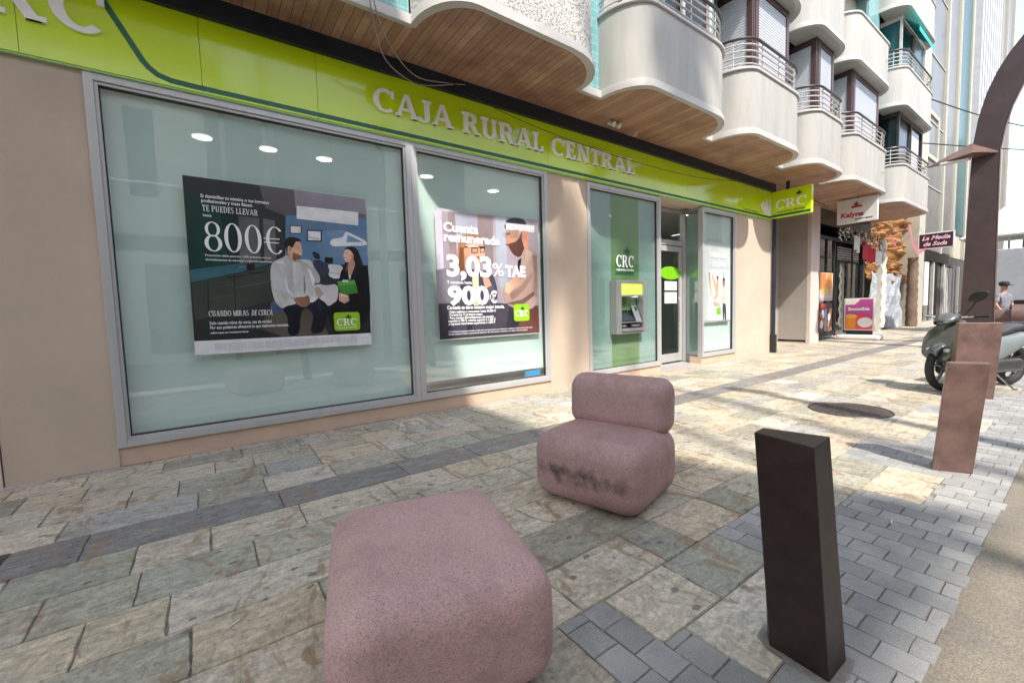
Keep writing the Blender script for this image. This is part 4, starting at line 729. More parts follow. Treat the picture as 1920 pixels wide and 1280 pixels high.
slab_text(mb, 'CRC', .10, lambda a, b, d: mp(1.30+a, .285+b, .008+d), width=.245, W=.18, t=.09, sh=.09)
mb.build('lettering', M['white_ink'], P)
mb = MB(); leaf_icon(mb, 1.44, .39, .065, lambda a, b, d: mp(a, b, .008+d)); mb.build('leaf_emblem', M['dgreen'], P)
mb = MB()
for k in range(4): font_text(mb, 'El presente producto tiene este nivel de riesgo y garantía', .014, mpo(1.11, 1.56-.02*k), width=.20); font_text(mb, 'Capacidad de los fondos de garantía de depósitos', .014, mpo(1.34, 1.555-.02*k), width=.20)
mb.build('small_print', M['grey_ink'], P)

P, mp, mb = poster('bank_poster', 'pale CUANDO MIRAS DE CERCA poster on the window right of the entrance', 9.32, .90, 1.22, 1.95, 5.352, [])
mb = MB()
for i, (c, pts) in enumerate(ART['three']):
    if len(pts) > 5: pts = chaikin(pts)
    ar = sum(pts[j][0]*pts[(j+1) % len(pts)][1]-pts[(j+1) % len(pts)][0]*pts[j][1] for j in range(len(pts)))
    pts = [(u-.02, v) for u, v in (pts[::-1] if ar < 0 else pts)]
    mb.add([mp(u, v, .0004+i*.0003) for u, v in pts], [tuple(range(len(pts)))], 0, grad(c, pts, i))
mb.build('printed_picture', M['print'], P)
mb = MB(); slab_text(mb, 'CUANDO MIRAS', .11, mpo(.20, 1.55), width=.80, W=.19, t=.10, sh=.08); slab_text(mb, 'DE CERCA', .11, mpo(.33, 1.34), width=.58, W=.19, t=.10, sh=.08, italic=.15)
mb.build('lettering', M['white_ink'], P)

# lettering on the green film over the cash machine
P = empty('vinyl_sign', (6.3, 5.38, 2.0), 'white CRC letters on the green glass above the cash machine', 'sign')
mb = MB(); slab_text(mb, 'CRC', .225, front(6.34, 2.12, 5.384), width=.51, W=.18, t=.09, sh=.09); font_text(mb, 'CAJA RURAL CENTRAL', .04, front(6.34, 2.05, 5.384), width=.51, bold=.02); mb.build('lettering', M['white_ink'], P)
mb = MB(); leaf_icon(mb, 6.66, 2.38, .14, front(0, 0, 5.384)); mb.prism(rect(6.33, 2.0, 6.87, 2.03), front(0, 0, 5.384), 0, .001); mb.build('leaf_emblem', M['dgreen'], P)

# ================================================================ cash machine
A = empty('cash_machine', (6.6, 5.3, .86), 'silver cash machine with a lime green top screen set in the green glass front', 'cash machine')
x0, x1, z0, z1 = 6.17, 7.05, .86, 1.86; y = 5.24
mb = MB(); mb.box(x0, x0+.14, y, 5.40, z0, z1); mb.box(x1-.10, x1, y, 5.40, z0, z1); mb.box(x0+.14, x1-.10, y+.001, 5.40, z1-.06, z1); mb.box(x0+.14, x1-.10, y+.001, 5.40, z0, z0+.04)
mb.box(x0+.14, x1-.10, y+.001, 5.40, z1-.30, z1-.27); mb.build('surround', M['atm'], A, bevel=.006)
MB().box(x0+.16, x1-.12, y+.01, 5.38, z1-.265, z1-.065).build('top_screen', M['atmlime'], A)
mb = MB(); mb.box(x0+.14, x1-.1, 5.60, 5.62, z0+.04, z1-.3); mb.box(x0+.13, x0+.139, 5.3, 5.6, z0+.04, z1-.3); mb.box(x1-.099, x1-.09, 5.3, 5.6, z0+.04, z1-.3); mb.build('recess', M['atmd'], A)
mb = MB(); mb.add([(x0+.15, 5.27, z0+.24), (x1-.30, 5.27, z0+.24), (x1-.30, 5.56, z1-.34), (x0+.15, 5.56, z1-.34)], [(0, 1, 2, 3)]); mb.build('screen', M['blackg'], A)
mb = MB(); mb.add([(x1-.30, 5.255, z0+.22), (x1-.13, 5.255, z0+.22), (x1-.13, 5.45, z1-.33), (x1-.30, 5.45, z1-.33)], [(0, 1, 2, 3)]); mb.box(x0+.14, x1-.12, 5.245, 5.56, z0+.205, z0+.222); mb.build('fascia', M['atm'], A)
mb = MB(); mb.rblock((x1-.19, 5.36, z0+.46), (.035, .02, .05), .018, 6); mb.build('card_reader', M['dgreen'], A, smooth=True)
mb = MB(); mb.box(x0+.15, x0+.34, 5.27, 5.3, z0+.11, z0+.19); mb.box(x0+.42, x1-.14, 5.27, 5.3, z0+.11, z0+.19); mb.build('note_slot', M['black'], A, bevel=.004)
mb = MB(); mb.box(x0+.14, x1-.11, 5.215, 5.38, z0+.045, z0+.10); mb.box(x0+.19, x0+.28, 5.262, 5.27, z0+.13, z0+.16); mb.box(x0+.47, x1-.20, 5.262, 5.27, z0+.13, z0+.16); mb.build('shelf', M['atm'], A, bevel=.004)
mb = MB()
for (x, z) in ((x0+.2, z1-.33), (x1-.2, z1-.31)): mb.box(x-.03, x+.03, 5.33, 5.37, z, z+.008)
mb.build('lamp', M['lampw'], A)

# ================================================================ neighbouring signs
K = empty('hanging_sign', (16.4, 4.5, 3.74), 'white box sign with red and black lettering hanging below the balconies over the neighbouring shop', 'sign')
MB().box(16.36, 16.48, 4.03, 5.03, 3.74, 4.46).build('panel', M['white'], K, bevel=.008)
ks = side(16.36, 5.03, 3.74)
mb = MB(); font_text(mb, 'Kalyna', .14, lambda a, b, d: ks(.10+a, .19+b, d), width=.58, bold=.05, shear=.1)
for a in range(-2, 3): n = 10; mb.prism([(.50+a*.052+.035*math.cos(2*math.pi*k/n), .50-.012*abs(a)+.035*math.sin(2*math.pi*k/n)) for k in range(n)], ks, 0, .003+.0004*a)
mb.prism([(.36, .45), (.64, .45), (.6, .50), (.4, .50)], ks, 0, .005); mb.build('lettering', M['red'], K)
mb = MB(); font_text(mb, 'express', .06, lambda a, b, d: ks(.45+a, .08+b, d), width=.45, bold=.03, shear=.3); mb.build('small_lettering', M['black'], K)
mb = MB(); leaf_icon(mb, .49, .52, .12, ks, 0, .008); mb.build('leaf_emblem', M['foliage'], K)
MB().box(16.40, 16.44, 4.5, 4.54, 4.461, 4.52).build('bracket', M['dark'], K)

L = empty('hanging_sign', (28.65, 4.8, 3.73), 'dark purple sign with pink script lettering and a white edge beside the grey glass building', 'sign')
# spans y 5.6 .. 3.85
ya, yb = 5.45, 4.19; MB().box(28.6, 28.7, yb, ya, 3.73, 4.5).build('panel', M['white'], L, bevel=.01)
ls = side(28.6, ya, 3.73); mb = MB(); mb.prism(rect(.05, .05, 1.21, .72), ls, 0, .004); mb.build('face', mat('plum_vinyl', (.05, .014, .03), .4), L)
mb = MB(); l2 = lambda u, v: (lambda a, b, d: ls(u+a, v+b, .005+d))
font_text(mb, 'La Media', .19, l2(.14, .44), width=.98, bold=.03, shear=.35); font_text(mb, 'de Seda', .19, l2(.2, .16), width=.82, bold=.03, shear=.35); mb.build('lettering', mat('pink_letter', (.8, .55, .62), .5), L)

# advertising board
AB = empty('advertising_board', (18.4, 5.0, 0), 'free standing board with a pink and orange smoothie advert on a rounded white foot', 'sign')
mb = MB(); mb.rblock((18.55, 4.97, .09), (.28, .62, .09), .085, 8); mb.build('foot', M['white'], AB, smooth=True)
MB().box(18.5, 18.56, 4.6, 5.34, .17, .34).build('stand', M['black'], AB)
ms = side(18.48, 5.40, .32); mb = MB(); mb.box(18.48, 18.54, 4.55, 5.40, .32, 1.44); mb.build('frame', M['white'], AB, bevel=.01)
mb = MB(); mb.prism(rect(.04, .04, .81, 1.08), ms, 0, .003, 0, lin(190, 80, 150))
mb.prism([(.04, .04), (.81, .04), (.81, .42), (.5, .5), (.3, .55), (.04, .50)], ms, .003, .0045, 0, lin(235, 90, 90))
def disc(cx, cy, rx, ry, n=18): return [(cx+rx*math.cos(2*math.pi*k/n), cy+ry*math.sin(2*math.pi*k/n)) for k in range(n)]
mb.prism([(.07, .06), (.32, .06), (.37, .50), (.05, .50)], ms, .0045, .006, 0, lin(245, 150, 50)); mb.prism(disc(.21, .50, .16, .07), ms, .006, .0068, 0, lin(250, 190, 90)); mb.prism(disc(.5, .52, .14, .06), ms, .006, .0072, 0, lin(230, 70, 90))
mb.prism(disc(.60, .28, .21, .17), ms, .007, .0085, 0, lin(235, 235, 235)); mb.prism([(.04, .90), (.3, .9), (.42, 1.02), (.45, 1.08), (.04, 1.08)], ms, .0045, .0055, 0, lin(240, 235, 225))
mb.build('printed_picture', M['print'], AB)
mb = MB(); font_text(mb, 'Smoothie', .11, lambda a, b, d: ms(.12+a, .70+b, .009+d), width=.60, bold=.04); mb.build('lettering', M['white_ink'], AB)

def shop_poster(z0, z1, cols, label):
    P = empty('shop_poster', (17.5, 5.65, z0), label, 'poster', 'posters in the shop window'); mp = front(16.95, z0, 5.655); h = z1-z0
    mb = MB(); mb.prism(rect(0, 0, 1.2, h), mp, 0, .003, 0, cols[0])
    for i, (c, p) in enumerate(cols[1:]): mb.prism([(u*1.2, v*h) for u, v in p], mp, .003, .0035+.0004*i, 0, c)
    mb.build('printed_picture', M['print'], P)
shop_poster(1.38, 2.35, [lin(200, 190, 185), (lin(235, 130, 60), rect(.08, .45, .46, .98)), (lin(240, 150, 70), rect(.56, .45, .94, .98)), (lin(225, 165, 60), [(.1, .45), (.28, .15), (.45, .45)]), (lin(225, 165, 60), [(.58, .45), (.75, .15), (.92, .45)]), (lin(170, 160, 160), rect(.0, .0, 1, .10))], 'upper shop window poster with two orange drinks')
shop_poster(.33, 1.30, [lin(70, 55, 55), (lin(200, 60, 50), rect(.1, .84, .5, .98)), (lin(215, 215, 220), disc(.28, .6, .13, .17)), (lin(160, 115, 90), [(.0, .66), (.12, .7), (.5, .25), (.4, .18)]), (lin(150, 155, 180), rect(.42, .0, .58, .8)), (lin(180, 130, 105), [(.6, .2), (.75, .1), (.98, .75), (.85, .85)]), (lin(215, 215, 215), disc(.75, .5, .1, .13)), (lin(220, 220, 225), disc(.2, .25, .12, .15)), (lin(140, 95, 75), rect(.65, .0, 1, .12))], 'lower shop window poster with cups and rolls on dark brown')

# ================================================================ street furniture
def local_root(name, loc, rz, label, cat, group=None):
    o = empty(name, loc, label, cat, group); o.rotation_euler = (0, 0, rz); LOC[o.name] = Vector((0, 0, 0)); return o
def barrel(hz, k): return lambda p: [p[0]*(1+k*(1-(p[2]/hz)**2)), p[1]*(1+k*(1-(p[2]/hz)**2)), p[2]]
CH = local_root('stone_chair', (2.325, 2.105, 0), math.radians(14), 'low pink granite chair with backrest and dark smears on its front, facing the stool', 'seat')
mb = MB(); mb.rblock((.01, 0, .24), (.375, .41, .24), (.14, .13, .14), 26, 0, barrel(.24, .015)); mb.build('seat', M['chair'], CH, smooth=True, merge=True, angle=180)
mb = MB(); mb.rblock((.25, 0, .628), (.13, .407, .205), (.118, .10, .115), 22, 0, lambda p: [p[0]+.05*(p[2]+.2), p[1], p[2]]); mb.build('backrest', M['chair'], CH, smooth=True, merge=True, angle=180)
ST = local_root('stone_stool', (.70, 1.605, 0), math.radians(-15), 'big rounded pink granite stool without a backrest in the foreground', 'seat')
mb = MB(); mb.rblock((0, 0, .225), (.38, .435, .225), (.12, .12, .12), 30, 0, barrel(.225, .035)); mb.build('seat', M['stool'], ST, smooth=True, merge=True, angle=180)

def bollard(base, top, h, m, label, chip=None):
    cx = sum(p[0] for p in base)/len(base); cy = sum(p[1] for p in base)/len(base)
    mb = MB(); n = len(base); N = 8; vs = []
    for k in range(N+1):
        t = k/N
        for b, a in zip(base, top): vs.append((b[0]+(a[0]-b[0])*t, b[1]+(a[1]-b[1])*t, h*t))
    fs = [(k*n+i, k*n+(i+1) % n, (k+1)*n+(i+1) % n, (k+1)*n+i) for k in range(N) for i in range(n)]+[tuple(range(n-1, -1, -1)), tuple(N*n+i for i in range(n))]
    mb.add(vs, fs); o = mb.build('bollard', m, loc=(cx, cy, 0), bevel=.004); return tag(o, label, 'bollard', 'steel bollards along the paving edge')
bollard([(1.715, .517), (1.879, .514), (1.80, .76), (1.73, .72)], [(1.642, .554), (1.824, .565), (1.772, .774), (1.684, .767)], .86, M['bronze'], 'nearest tall wedge shaped bollard of dark brown steel')
bollard([(4.705, .535), (4.86, .60), (4.74, .77), (4.60, .745)], [(4.665, .465), (4.81, .498), (4.665, .70), (4.57, .675)], .86, M['corten'], 'reddish rusted steel bollard standing second from the camera')
bollard([(8.39, .80), (8.62, .92), (8.35, 1.25), (8.19, 1.16)], [(8.42, .75), (8.60, .80), (8.40, 1.18), (8.24, 1.13)], 1.01, M['corten'], 'reddish rusted steel bollard directly in front of the scooter')

mb = MB(); random.seed(4); R4 = [(1.68, .50), (1.80, .485), (1.905, .495), (1.90, .62), (1.83, .79), (1.74, .775), (1.705, .72), (1.69, .6)]
mb.prism([(x+random.uniform(-.006, .006), y+random.uniform(-.006, .006)) for x, y in R4], lambda u, v, d: (u, v, d), -.004, .0035)
tag(mb.build('mortar_collar', mat('old_mortar', (.27, .24, .21), .9, var=.35, scale=18, bump=.6, bdist=.006)), 'rough mortar collar around the foot of the nearest dark bollard', 'mortar')
# manhole cover
n = 40; mc = (6.43, 1.80); R = .40
MH = empty('manhole_cover', (mc[0], mc[1], 0), 'round cast iron manhole cover in the sunlit flagstones', 'manhole cover')
mb = MB(); P = [(mc[0]+R*math.cos(2*math.pi*k/n), mc[1]+R*math.sin(2*math.pi*k/n)) for k in range(n)]
mb.prism(P, lambda u, v, d: (u, v, d), -.01, .006)
for i in range(-8, 9):
    for j in range(-8, 9):
        x, y = i*.043, j*.043
        if x*x+y*y < (R-.06)**2 and (i+j) % 2 == 0: mb.box(mc[0]+x-.015, mc[0]+x+.015, mc[1]+y-.015, mc[1]+y+.015, .005, .0105)
mb.build('lid', M['iron'], MH)
mb = MB(); mb.tube([(mc[0]+(R+.015)*math.cos(2*math.pi*k/n), mc[1]+(R+.015)*math.sin(2*math.pi*k/n), .002) for k in range(n)], .012, 6, closed=True); mb.build('rim', M['iron'], MH, smooth=True)
mb = MB(); GX, GY = -.98, 3.86; mb.box(-1.5, -1.02, 3.3, 3.75, -.002, .006); 
for k in range(7): mb.box(-1.48+k*.065, -1.45+k*.065, 3.33, 3.72, .006, .012)
tag(mb.build('drain_grate', M['iron']), 'dark metal drain grate at the left end of the dark paving band', 'drain grate')

# ================================================================ scooter (built pointing to +x)
MS = -1
def scooter(loc, rz):
    r = local_root('scooter', loc, rz, 'silver grey motor scooter with big wheels parked behind the rusted bollards', 'scooter')
    def wheel(x, name, R=.29, w=.05):
        mb = MB(); n = 36; mb.tube([(x+R*math.cos(2*math.pi*k/n), 0, R+.0+w*.0+R*math.sin(2*math.pi*k/n)) for k in range(n)], w, 12, closed=True)
        for i in range(len(mb.v)): pass
        z = R+w; mb.v = [(a, b*1.05, c+w) for a, b, c in mb.v]
        wh = mb.build(name, M['tyre'], r, smooth=True, angle=180)
        mb = MB(); Ri = R-w*.75; mb.tube([(x+Ri*math.cos(2*math.pi*k/n), 0, z+Ri*math.sin(2*math.pi*k/n)) for k in range(n)], .018, 8, closed=True)
        for k in range(5):
            a = 2*math.pi*k/5+.3; mb.tube([(x+.03*math.cos(a), 0, z+.03*math.sin(a)), (x+Ri*math.cos(a), 0, z+Ri*math.sin(a))], [.026, .016], 8)
        mb.tube([(x, -.07, z), (x, .07, z)], .045, 14); mb.tube([(x, -.055, z), (x, -.045, z)], .10, 20); mb.build('rim', M['rim'], wh, smooth=True)
        return z
    z = wheel(0, 'front_wheel'); wheel(-1.32, 'rear_wheel', .26, .06)
    mb = MB()   # front mudguard: curved shell
    n = 14; vs = []; fs = []
    for k in range(n+1):
        a = math.radians(38+125*k/n); Rr = .375+.015*math.sin(a)
        for j in range(7): b = (j/6-.5)*2; vs.append((Rr*math.cos(a)*(1-.03*b*b), b*.085, z+Rr*math.sin(a)-.05*b*b))
    for k in range(n):
        for j in range(6): fs.append((k*7+j, k*7+j+1, (k+1)*7+j+1, (k+1)*7+j))
    mb.add(vs, fs); g = mb.build('front_mudguard', M['paint'], r, smooth=True, angle=180); sd = g.modifiers.new('solid', 'SOLIDIFY'); sd.thickness = .012
    mb = MB()
    for s in (-1, 1): mb.tube([(0, s*.075, z), (-.06, s*.075, .52), (-.13, s*.05, .72)], .02, 8)
    mb.build('fork', M['rim'], r, smooth=True)
    mb = MB(); mb.loft([(.10, .43, .02, .02), (.14, .50, .13, .08, .3), (.13, .62, .21, .16, .3), (.05, .76, .24, .22, .5), (-.08, .90, .19, .18, .7), (-.2, .97, .09, .07, .8)], 24, 0, 2.4); mb.build('front_shield', M['paint'], r, smooth=True, angle=180)
    mb = MB(); mb.loft([(-.05, .30, .05, .03), (-.08, .36, .15, .09), (-.16, .55, .20, .22, .2), (-.2, .78, .19, .16, .2), (-.22, .93, .12, .05)], 20, 0, 2.6); mb.build('leg_shield', M['black'], r, smooth=True, angle=180)
    for s in (-1, 1):
        mb = MB(); mb.rblock((.115, s*.105, .60), (.04, .045, .03), .028, 6); mb.build('indicator', mat('indicator_lens', (.75, .75, .72), .15), r, smooth=True)
    mb = MB(); mb.loft([(.13, 1.0, .03, .03), (.11, 1.01, .09, .055, .3), (.03, 1.05, .13, .075, .3), (-.08, 1.08, .13, .06, .1), (-.19, 1.07, .08, .035)], 22, 0, 2.3); hc = mb.build('handlebar_cowl', M['paint'], r, smooth=True, angle=180)
    mb = MB(); mb.loft([(.125, .985, .05, .02), (.15, .99, .06, .03, .2), (.12, 1.0, .08, .04, .3)], 16); mb.build('headlight', M['black'], r, smooth=True)
    mb = MB(); mb.tube([(-.16, -.36, 1.09), (-.09, -.20, 1.08), (-.08, 0, 1.07), (-.09, .20, 1.08), (-.16, .36, 1.09)], .013, 8); hb = mb.build('handlebar', M['chrome'], r, smooth=True)
    for s in (-1, 1):
        mb = MB(); mb.tube([(-.11, s*.25, 1.083), (-.165, s*.385, 1.092)], .021, 10); mb.build('grip', M['black'], hb, smooth=True)
        mb = MB(); mb.tube([(-.02, s*.30, 1.10), (-.08, s*.2, 1.085)], .008, 6); mb.build('brake_lever', M['chrome'], hb, smooth=True)
        if s == MS: continue
        mb = MB(); mb.tube([(-.08, s*.16, 1.10), (-.06, s*.24, 1.20), (-.07, s*.29, 1.29)], [.011, .009, .009], 8); mi = mb.build('mirror_stalk', M['black'], r, smooth=True)
        mb = MB(); mb.rblock((-.07, s*.31, 1.36), (.024, .098, .075), (.02, .07, .06), 8, 0, lambda p: [p[0], p[1]+p[2]*.6*s, p[2]]); mb.build('mirror', M['black'], mi, smooth=True, angle=180)
    mb = MB(); mb.rblock((-.42, 0, .30), (.24, .17, .05), (.045, .08, .045), 8); mb.build('floorboard', M['black'], r, smooth=True)
    mb = MB(); mb.loft([(-.55, .42, .14, .14), (-.66, .52, .17, .22), (-.85, .57, .18, .22), (-1.1, .62, .18, .17), (-1.35, .68, .16, .13), (-1.6, .73, .10, .07), (-1.68, .75, .04, .03)], 24, 0, 2.6); mb.build('rear_body', M['blue_reflect'], r, smooth=True, angle=180)
    mb = MB(); mb.loft([(-.58, .76, .05, .03), (-.66, .79, .12, .055), (-.95, .82, .15, .06), (-1.15, .87, .15, .06), (-1.38, .89, .13, .05), (-1.5, .88, .06, .03)], 22, 0, 2.6); mb.build('seat', M['seat'], r, smooth=True, angle=180)
    mb = MB(); mb.tube([(-1.42, .16, .93), (-1.62, .14, .94), (-1.70, 0, .94), (-1.62, -.14, .94), (-1.42, -.16, .93)], .013, 8); mb.build('grab_rail', M['rim'], r, smooth=True)
    mb = MB(); mb.rblock((-1.68, 0, .70), (.03, .09, .04), .025, 6); mb.build('tail_light', mat('red_lens', (.5, .02, .02), .15), r, smooth=True)
    mb = MB(); mb.tube([(-.85, -.17, .28), (-1.1, -.21, .30), (-1.55, -.21, .40)], [.03, .055, .055], 12); mb.build('exhaust', M['chrome'], r, smooth=True)
    mb = MB(); mb.rblock((-1.02, .12, .33), (.30, .07, .10), .06, 8); mb.rblock((-.95, 0, .36), (.2, .12, .12), .08, 8); mb.build('engine', M['rim'], r, smooth=True)
    mb = MB(); mb.rblock((-1.45, 0, .42), (.26, .05, .012), .011, 6, 0, lambda p: [p[0], p[1], p[2]-p[0]*.45]); mb.build('rear_mudguard', M['black'], r, smooth=True)
    mb = MB(); mb.tube([(-.80, .1, .26), (-.86, .30, .012), (-.9, .33, .01)], .012, 6); mb.build('side_stand', M['chrome'], r, smooth=True)
scooter((8.74, 1.33, 0), math.radians(157))

# ================================================================ steel street arch with lamp
def arch(name, X, label, near=False):
    A = empty(name, (X, 1.9, 0), label, 'arch'); mb = MB()
    outer = [(2.20, 0), (2.16, 2), (2.12, 4.4), (2.09, 5.2), (2.02, 5.8), (1.90, 6.35), (1.74, 6.8), (1.56, 7.15), (1.32, 7.5), (.9, 7.95), (.3, 8.35), (-.6, 8.65), (-2, 8.8)]
    inner = [(1.60, 0), (1.62, 2), (1.64, 4.4), (1.64, 4.95), (1.57, 5.5), (1.47, 5.95), (1.31, 6.4), (1.1, 6.8), (.85, 7.1), (.45, 7.5), (-.1, 7.8), (-.8, 8.0), (-2, 8.12)]
    mir = lambda L: L+[(-4-y, z) for y, z in L[::-1][1:]]
    O, I = mir(outer), mir(inner); n = len(O); t = .22
    vs = [(X, y, z) for y, z in O]+[(X, y, z) for y, z in I]+[(X+t, y, z) for y, z in O]+[(X+t, y, z) for y, z in I]; fs = []
    for i in range(n-1): fs += [(i, i+1, n+i+1, n+i), (2*n+i, 3*n+i, 3*n+i+1, 2*n+i+1), (i, 2*n+i, 2*n+i+1, i+1), (n+i, n+i+1, 3*n+i+1, 3*n+i)]
    fs += [(0, n, 3*n, 2*n), (n-1, 3*n-1, 4*n-1, 2*n-1)]; mb.add(vs, fs); mb.build('steel_rib', M['archm'], A)
    mb = MB()
    e = [(y-.012, z) for y, z in I]; mb.add([(X+.02, y, z) for y, z in e]+[(X+t-.02, y, z) for y, z in e], [(i, i+1, n+i+1, n+i) for i in range(n-1)]); mb.build('lit_edge_strip', M['corten'], A)  # strip paler than the rib paints sunlight along its inner edge
    for sgn, y0 in ((1, 2.1), (-1, -6.1)):
        mb = MB(); c = -2; f = lambda y: y if sgn > 0 else -4-y
        P = [(X-.02, f(1.66), 4.88), (X-.02, f(2.13), 5.24), (X-.02, f(2.90), 4.86), (X-.5, f(2.2), 4.86)]
        mb.add([(X-.001, f(1.66), 4.90), (X-.001, f(2.12), 5.22), (X-.001, f(2.92), 4.86), (X-.75, f(2.0), 4.83), (X-.001, f(1.66), 4.86), (X-.001, f(2.92), 4.83)], [(0, 1, 3), (1, 2, 3), (2, 5, 3), (5, 4, 3), (4, 0, 3), (0, 4, 5, 2, 1)])
        br = mb.build('lamp_bracket', M['corten'], A)
        mb = MB(); mb.rblock((X-.28, f(2.36), 4.79), (.10, .27, .03), .028, 6); mb.build('lamp_housing', M['white'], br, smooth=True)
    MB().box(X-.25, X+.45, 1.4, 2.4, .004, .03).box(X-.25, X+.45, -6.4, -5.4, .004, .03).build('base_plate', M['corten'], A)
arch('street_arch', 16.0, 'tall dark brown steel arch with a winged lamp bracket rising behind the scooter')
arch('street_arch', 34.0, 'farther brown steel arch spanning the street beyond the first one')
# bench of rusted steel drums by the arch
BN = empty('street_bench', (15, 1.3, 0), 'rounded brown bench beside the foot of the steel arch', 'bench')
mb = MB(); mb.tube([(17.2, 1.72, .79), (17.2, 1.30, .79)], .215, 24); mb.build('seat', M['corten'], BN, smooth=True)
mb = MB(); mb.tube([(17.1, 1.38, .86), (17.1, 1.08, .86)], .275, 28); mb.build('end_drum', M['corten'], BN, smooth=True)
mb = MB(); mb.box(17.0, 17.3, 1.42, 1.62, 0, .6); mb.box(16.9, 17.2, .85, 1.06, 0, 1.05); mb.build('leg', M['corten'], BN, bevel=.01)

# ================================================================ hangings by the shop
random.seed(11)
G = MB(); 
for k in range(420):
    u = random.random(); x = 18.3+4.3*u; y = 5.45+random.gauss(0, .09); z = 3.78-.28*u*random.random()+random.gauss(0, .10)
    a = random.random()*6.28; s = random.uniform(.06, .15); t = random.uniform(-1, 1)
    G.add([(x, y, z), (x+s*math.cos(a), y+s*.4*t, z+s*math.sin(a)), (x+s*1.2*math.cos(a+.5), y-s*.3, z+s*1.2*math.sin(a+.5))], [(0, 1, 2)], 0 if random.random() < .45 else 1 if random.random() < .6 else 2)
tag(G.build('flower_garland', [M['foliage'], M['white'], M['red']]), 'garland of leaves with white and red flowers draped above the shop front', 'garland')
mb = MB()
for k, (x, z, m) in enumerate(((19.2, 3.7, 1), (20.3, 3.42, 0), (20.9, 3.36, 0), (21.7, 3.3, 1))):
    mb = MB(); n = 8; mb.add([(x+i*.09, 5.36+.05*math.sin(i*2.1+k), z-.55*(j)+.05*math.sin(i+k)*j) for j in (0, 1) for i in range(n)], [(i, i+1, n+i+1, n+i) for i in range(n-1)], 0)
    tag(mb.build('hanging_cloth', [M['red'], M['white']][m]), ('white cloth at the near end of the flower garland', 'red cloth under the garland, nearer of two', 'red cloth under the garland, farther of two', 'white cloth at the far end of the flower garland')[k], 'cloth', 'cloths under the flower garland')
def ribbon(pts, w, m, label, name='ribbon'):
    mb = MB(); P = [Vector(p) for p in pts]; vs = []
    for p in P: vs += [p+Vector((0, 0, w/2)), p+Vector((0, .03, -w/2))]
    mb.add(vs, [(2*i, 2*i+1, 2*i+3, 2*i+2) for i in range(len(P)-1)]); tag(mb.build(name, m), label, 'ribbon')
ribbon([(22.9, 5.2, 4.0), (23.4, 5.1, 3.5), (24.0, 5.1, 3.75), (25.0, 5.1, 4.55), (25.3, 5.1, 4.6)], .07, M['pink'], 'pale pink ribbon rising in a zigzag in front of the copper coloured panel')
ribbon([(25.3, 5.1, 4.6), (26.0, 5.1, 3.8), (26.9, 5.1, 3.45), (28.4, 5.1, 3.75)], .13, M['pink'], 'broad pink ribbon falling toward the purple sign', 'ribbon')
# copper foil panel, crumpled
def crumple(name, x0, x1, z0, z1, Y, m, amp, label, cat, nx=60, nz=60, seed=3, smooth=True, foldz=6.0):
    from mathutils import noise
    mb = MB(); vs = []
    for j in range(nz+1):
        for i in range(nx+1):
            u, v = i/nx, j/nz; x = x0+(x1-x0)*u; z = z0+(z1-z0)*v
            d = amp*(noise.noise(Vector((x*.7, z*foldz*.4, seed)))+.6*noise.noise(Vector((x*1.7+3, z*foldz, seed+5)))+.3*noise.noise(Vector((x*4, z*foldz*1.7, seed+9))))
            ex = .03*noise.noise(Vector((z*1.3, seed, u*2)))*(abs(u-.5)*2)**3
            vs.append((x+ex, Y+d, z+(.15*noise.noise(Vector((x*1.2, seed, 1))) if j in (0, nz) else 0)))
    fs = [(j*(nx+1)+i, j*(nx+1)+i+1, (j+1)*(nx+1)+i+1, (j+1)*(nx+1)+i) for j in range(nz) for i in range(nx)]
    mb.add(vs, fs); o = mb.build(name, m, smooth=smooth, angle=180); sd = o.modifiers.new('solid', 'SOLIDIFY'); sd.thickness = .02; return tag(o, label, cat)
crumple('foil_panel', 23.3, 29.9, 2.2, 6.2, 6.1, M['copper'], .34, 'crumpled copper coloured panel covering the wall above the white sheeting', 'panel', foldz=6.5)
crumple('plastic_sheet', 23.2, 28.2, .02, 2.55, 5.9, M['plastic'], .16, 'white plastic sheeting hanging down to the pavement under the copper panel', 'sheeting', foldz=1.2, seed=8)
PT = empty('old_tree', (28.6, 5.6, 0), 'brown ringed tree trunk standing between the white sheeting and the glass building', 'tree')
mb = MB(); mb.tube([(28.6+.03*math.sin(k), 5.6, k*.2) for k in range(18)], [.22+.03*(k % 2)-.002*k for k in range(18)], 14); mb.build('trunk', M['bark'], PT, smooth=True)

# ================================================================ glass building further along
T = empty('office_building', (31, 5.6, 0), 'tall glass fronted building with a cream edge and white vertical louvres', 'building')
MB().box(29.55, 60, 5.75, 12, 3.9, 34).build('wall', M['cream'], T)
MB().box(29.4, 30.5, 5.55, 12.1, 0, 34).build('corner_pier', M['cream'], T, bevel=.02)
mb = MB(); mb.box(30.5, 34.4, 5.70, 5.749, 4.0, 34); mb.box(34.7, 37.4, 5.68, 5.749, 4.0, 34); mb.box(50.3, 60, 5.70, 5.749, 4.0, 34); cg = mb.build('curtain_wall', M['cglass'], T)
mb = MB(); mb.box(37.9, 41.2, 5.66, 5.749, 5.4, 34); mb.build('teal_glazing', M['tealg'], T)
mb = MB()
for x, w in ((34.4, .3), (37.4, .12), (37.7, .2), (41.2, .4), (50.2, .3), (53.2, .2), (56, .2), (59.8, .2)): mb.box(x, x+w, 5.58, 5.75, 3.9, 34)
for z in (7.3, 10.6, 13.9, 17.2, 20.5): mb.box(30.51, 34.39, 5.66, 5.70, z, z+.05)
mb.box(30.8, 33.2, 5.62, 5.70, 10.9, 11.1); mb.box(30.8, 33.2, 5.62, 5.70, 8.7, 8.9); mb.box(30.8, 31.0, 5.62, 5.70, 8.9, 10.9); mb.box(33.0, 33.2, 5.62, 5.70, 8.9, 10.9)
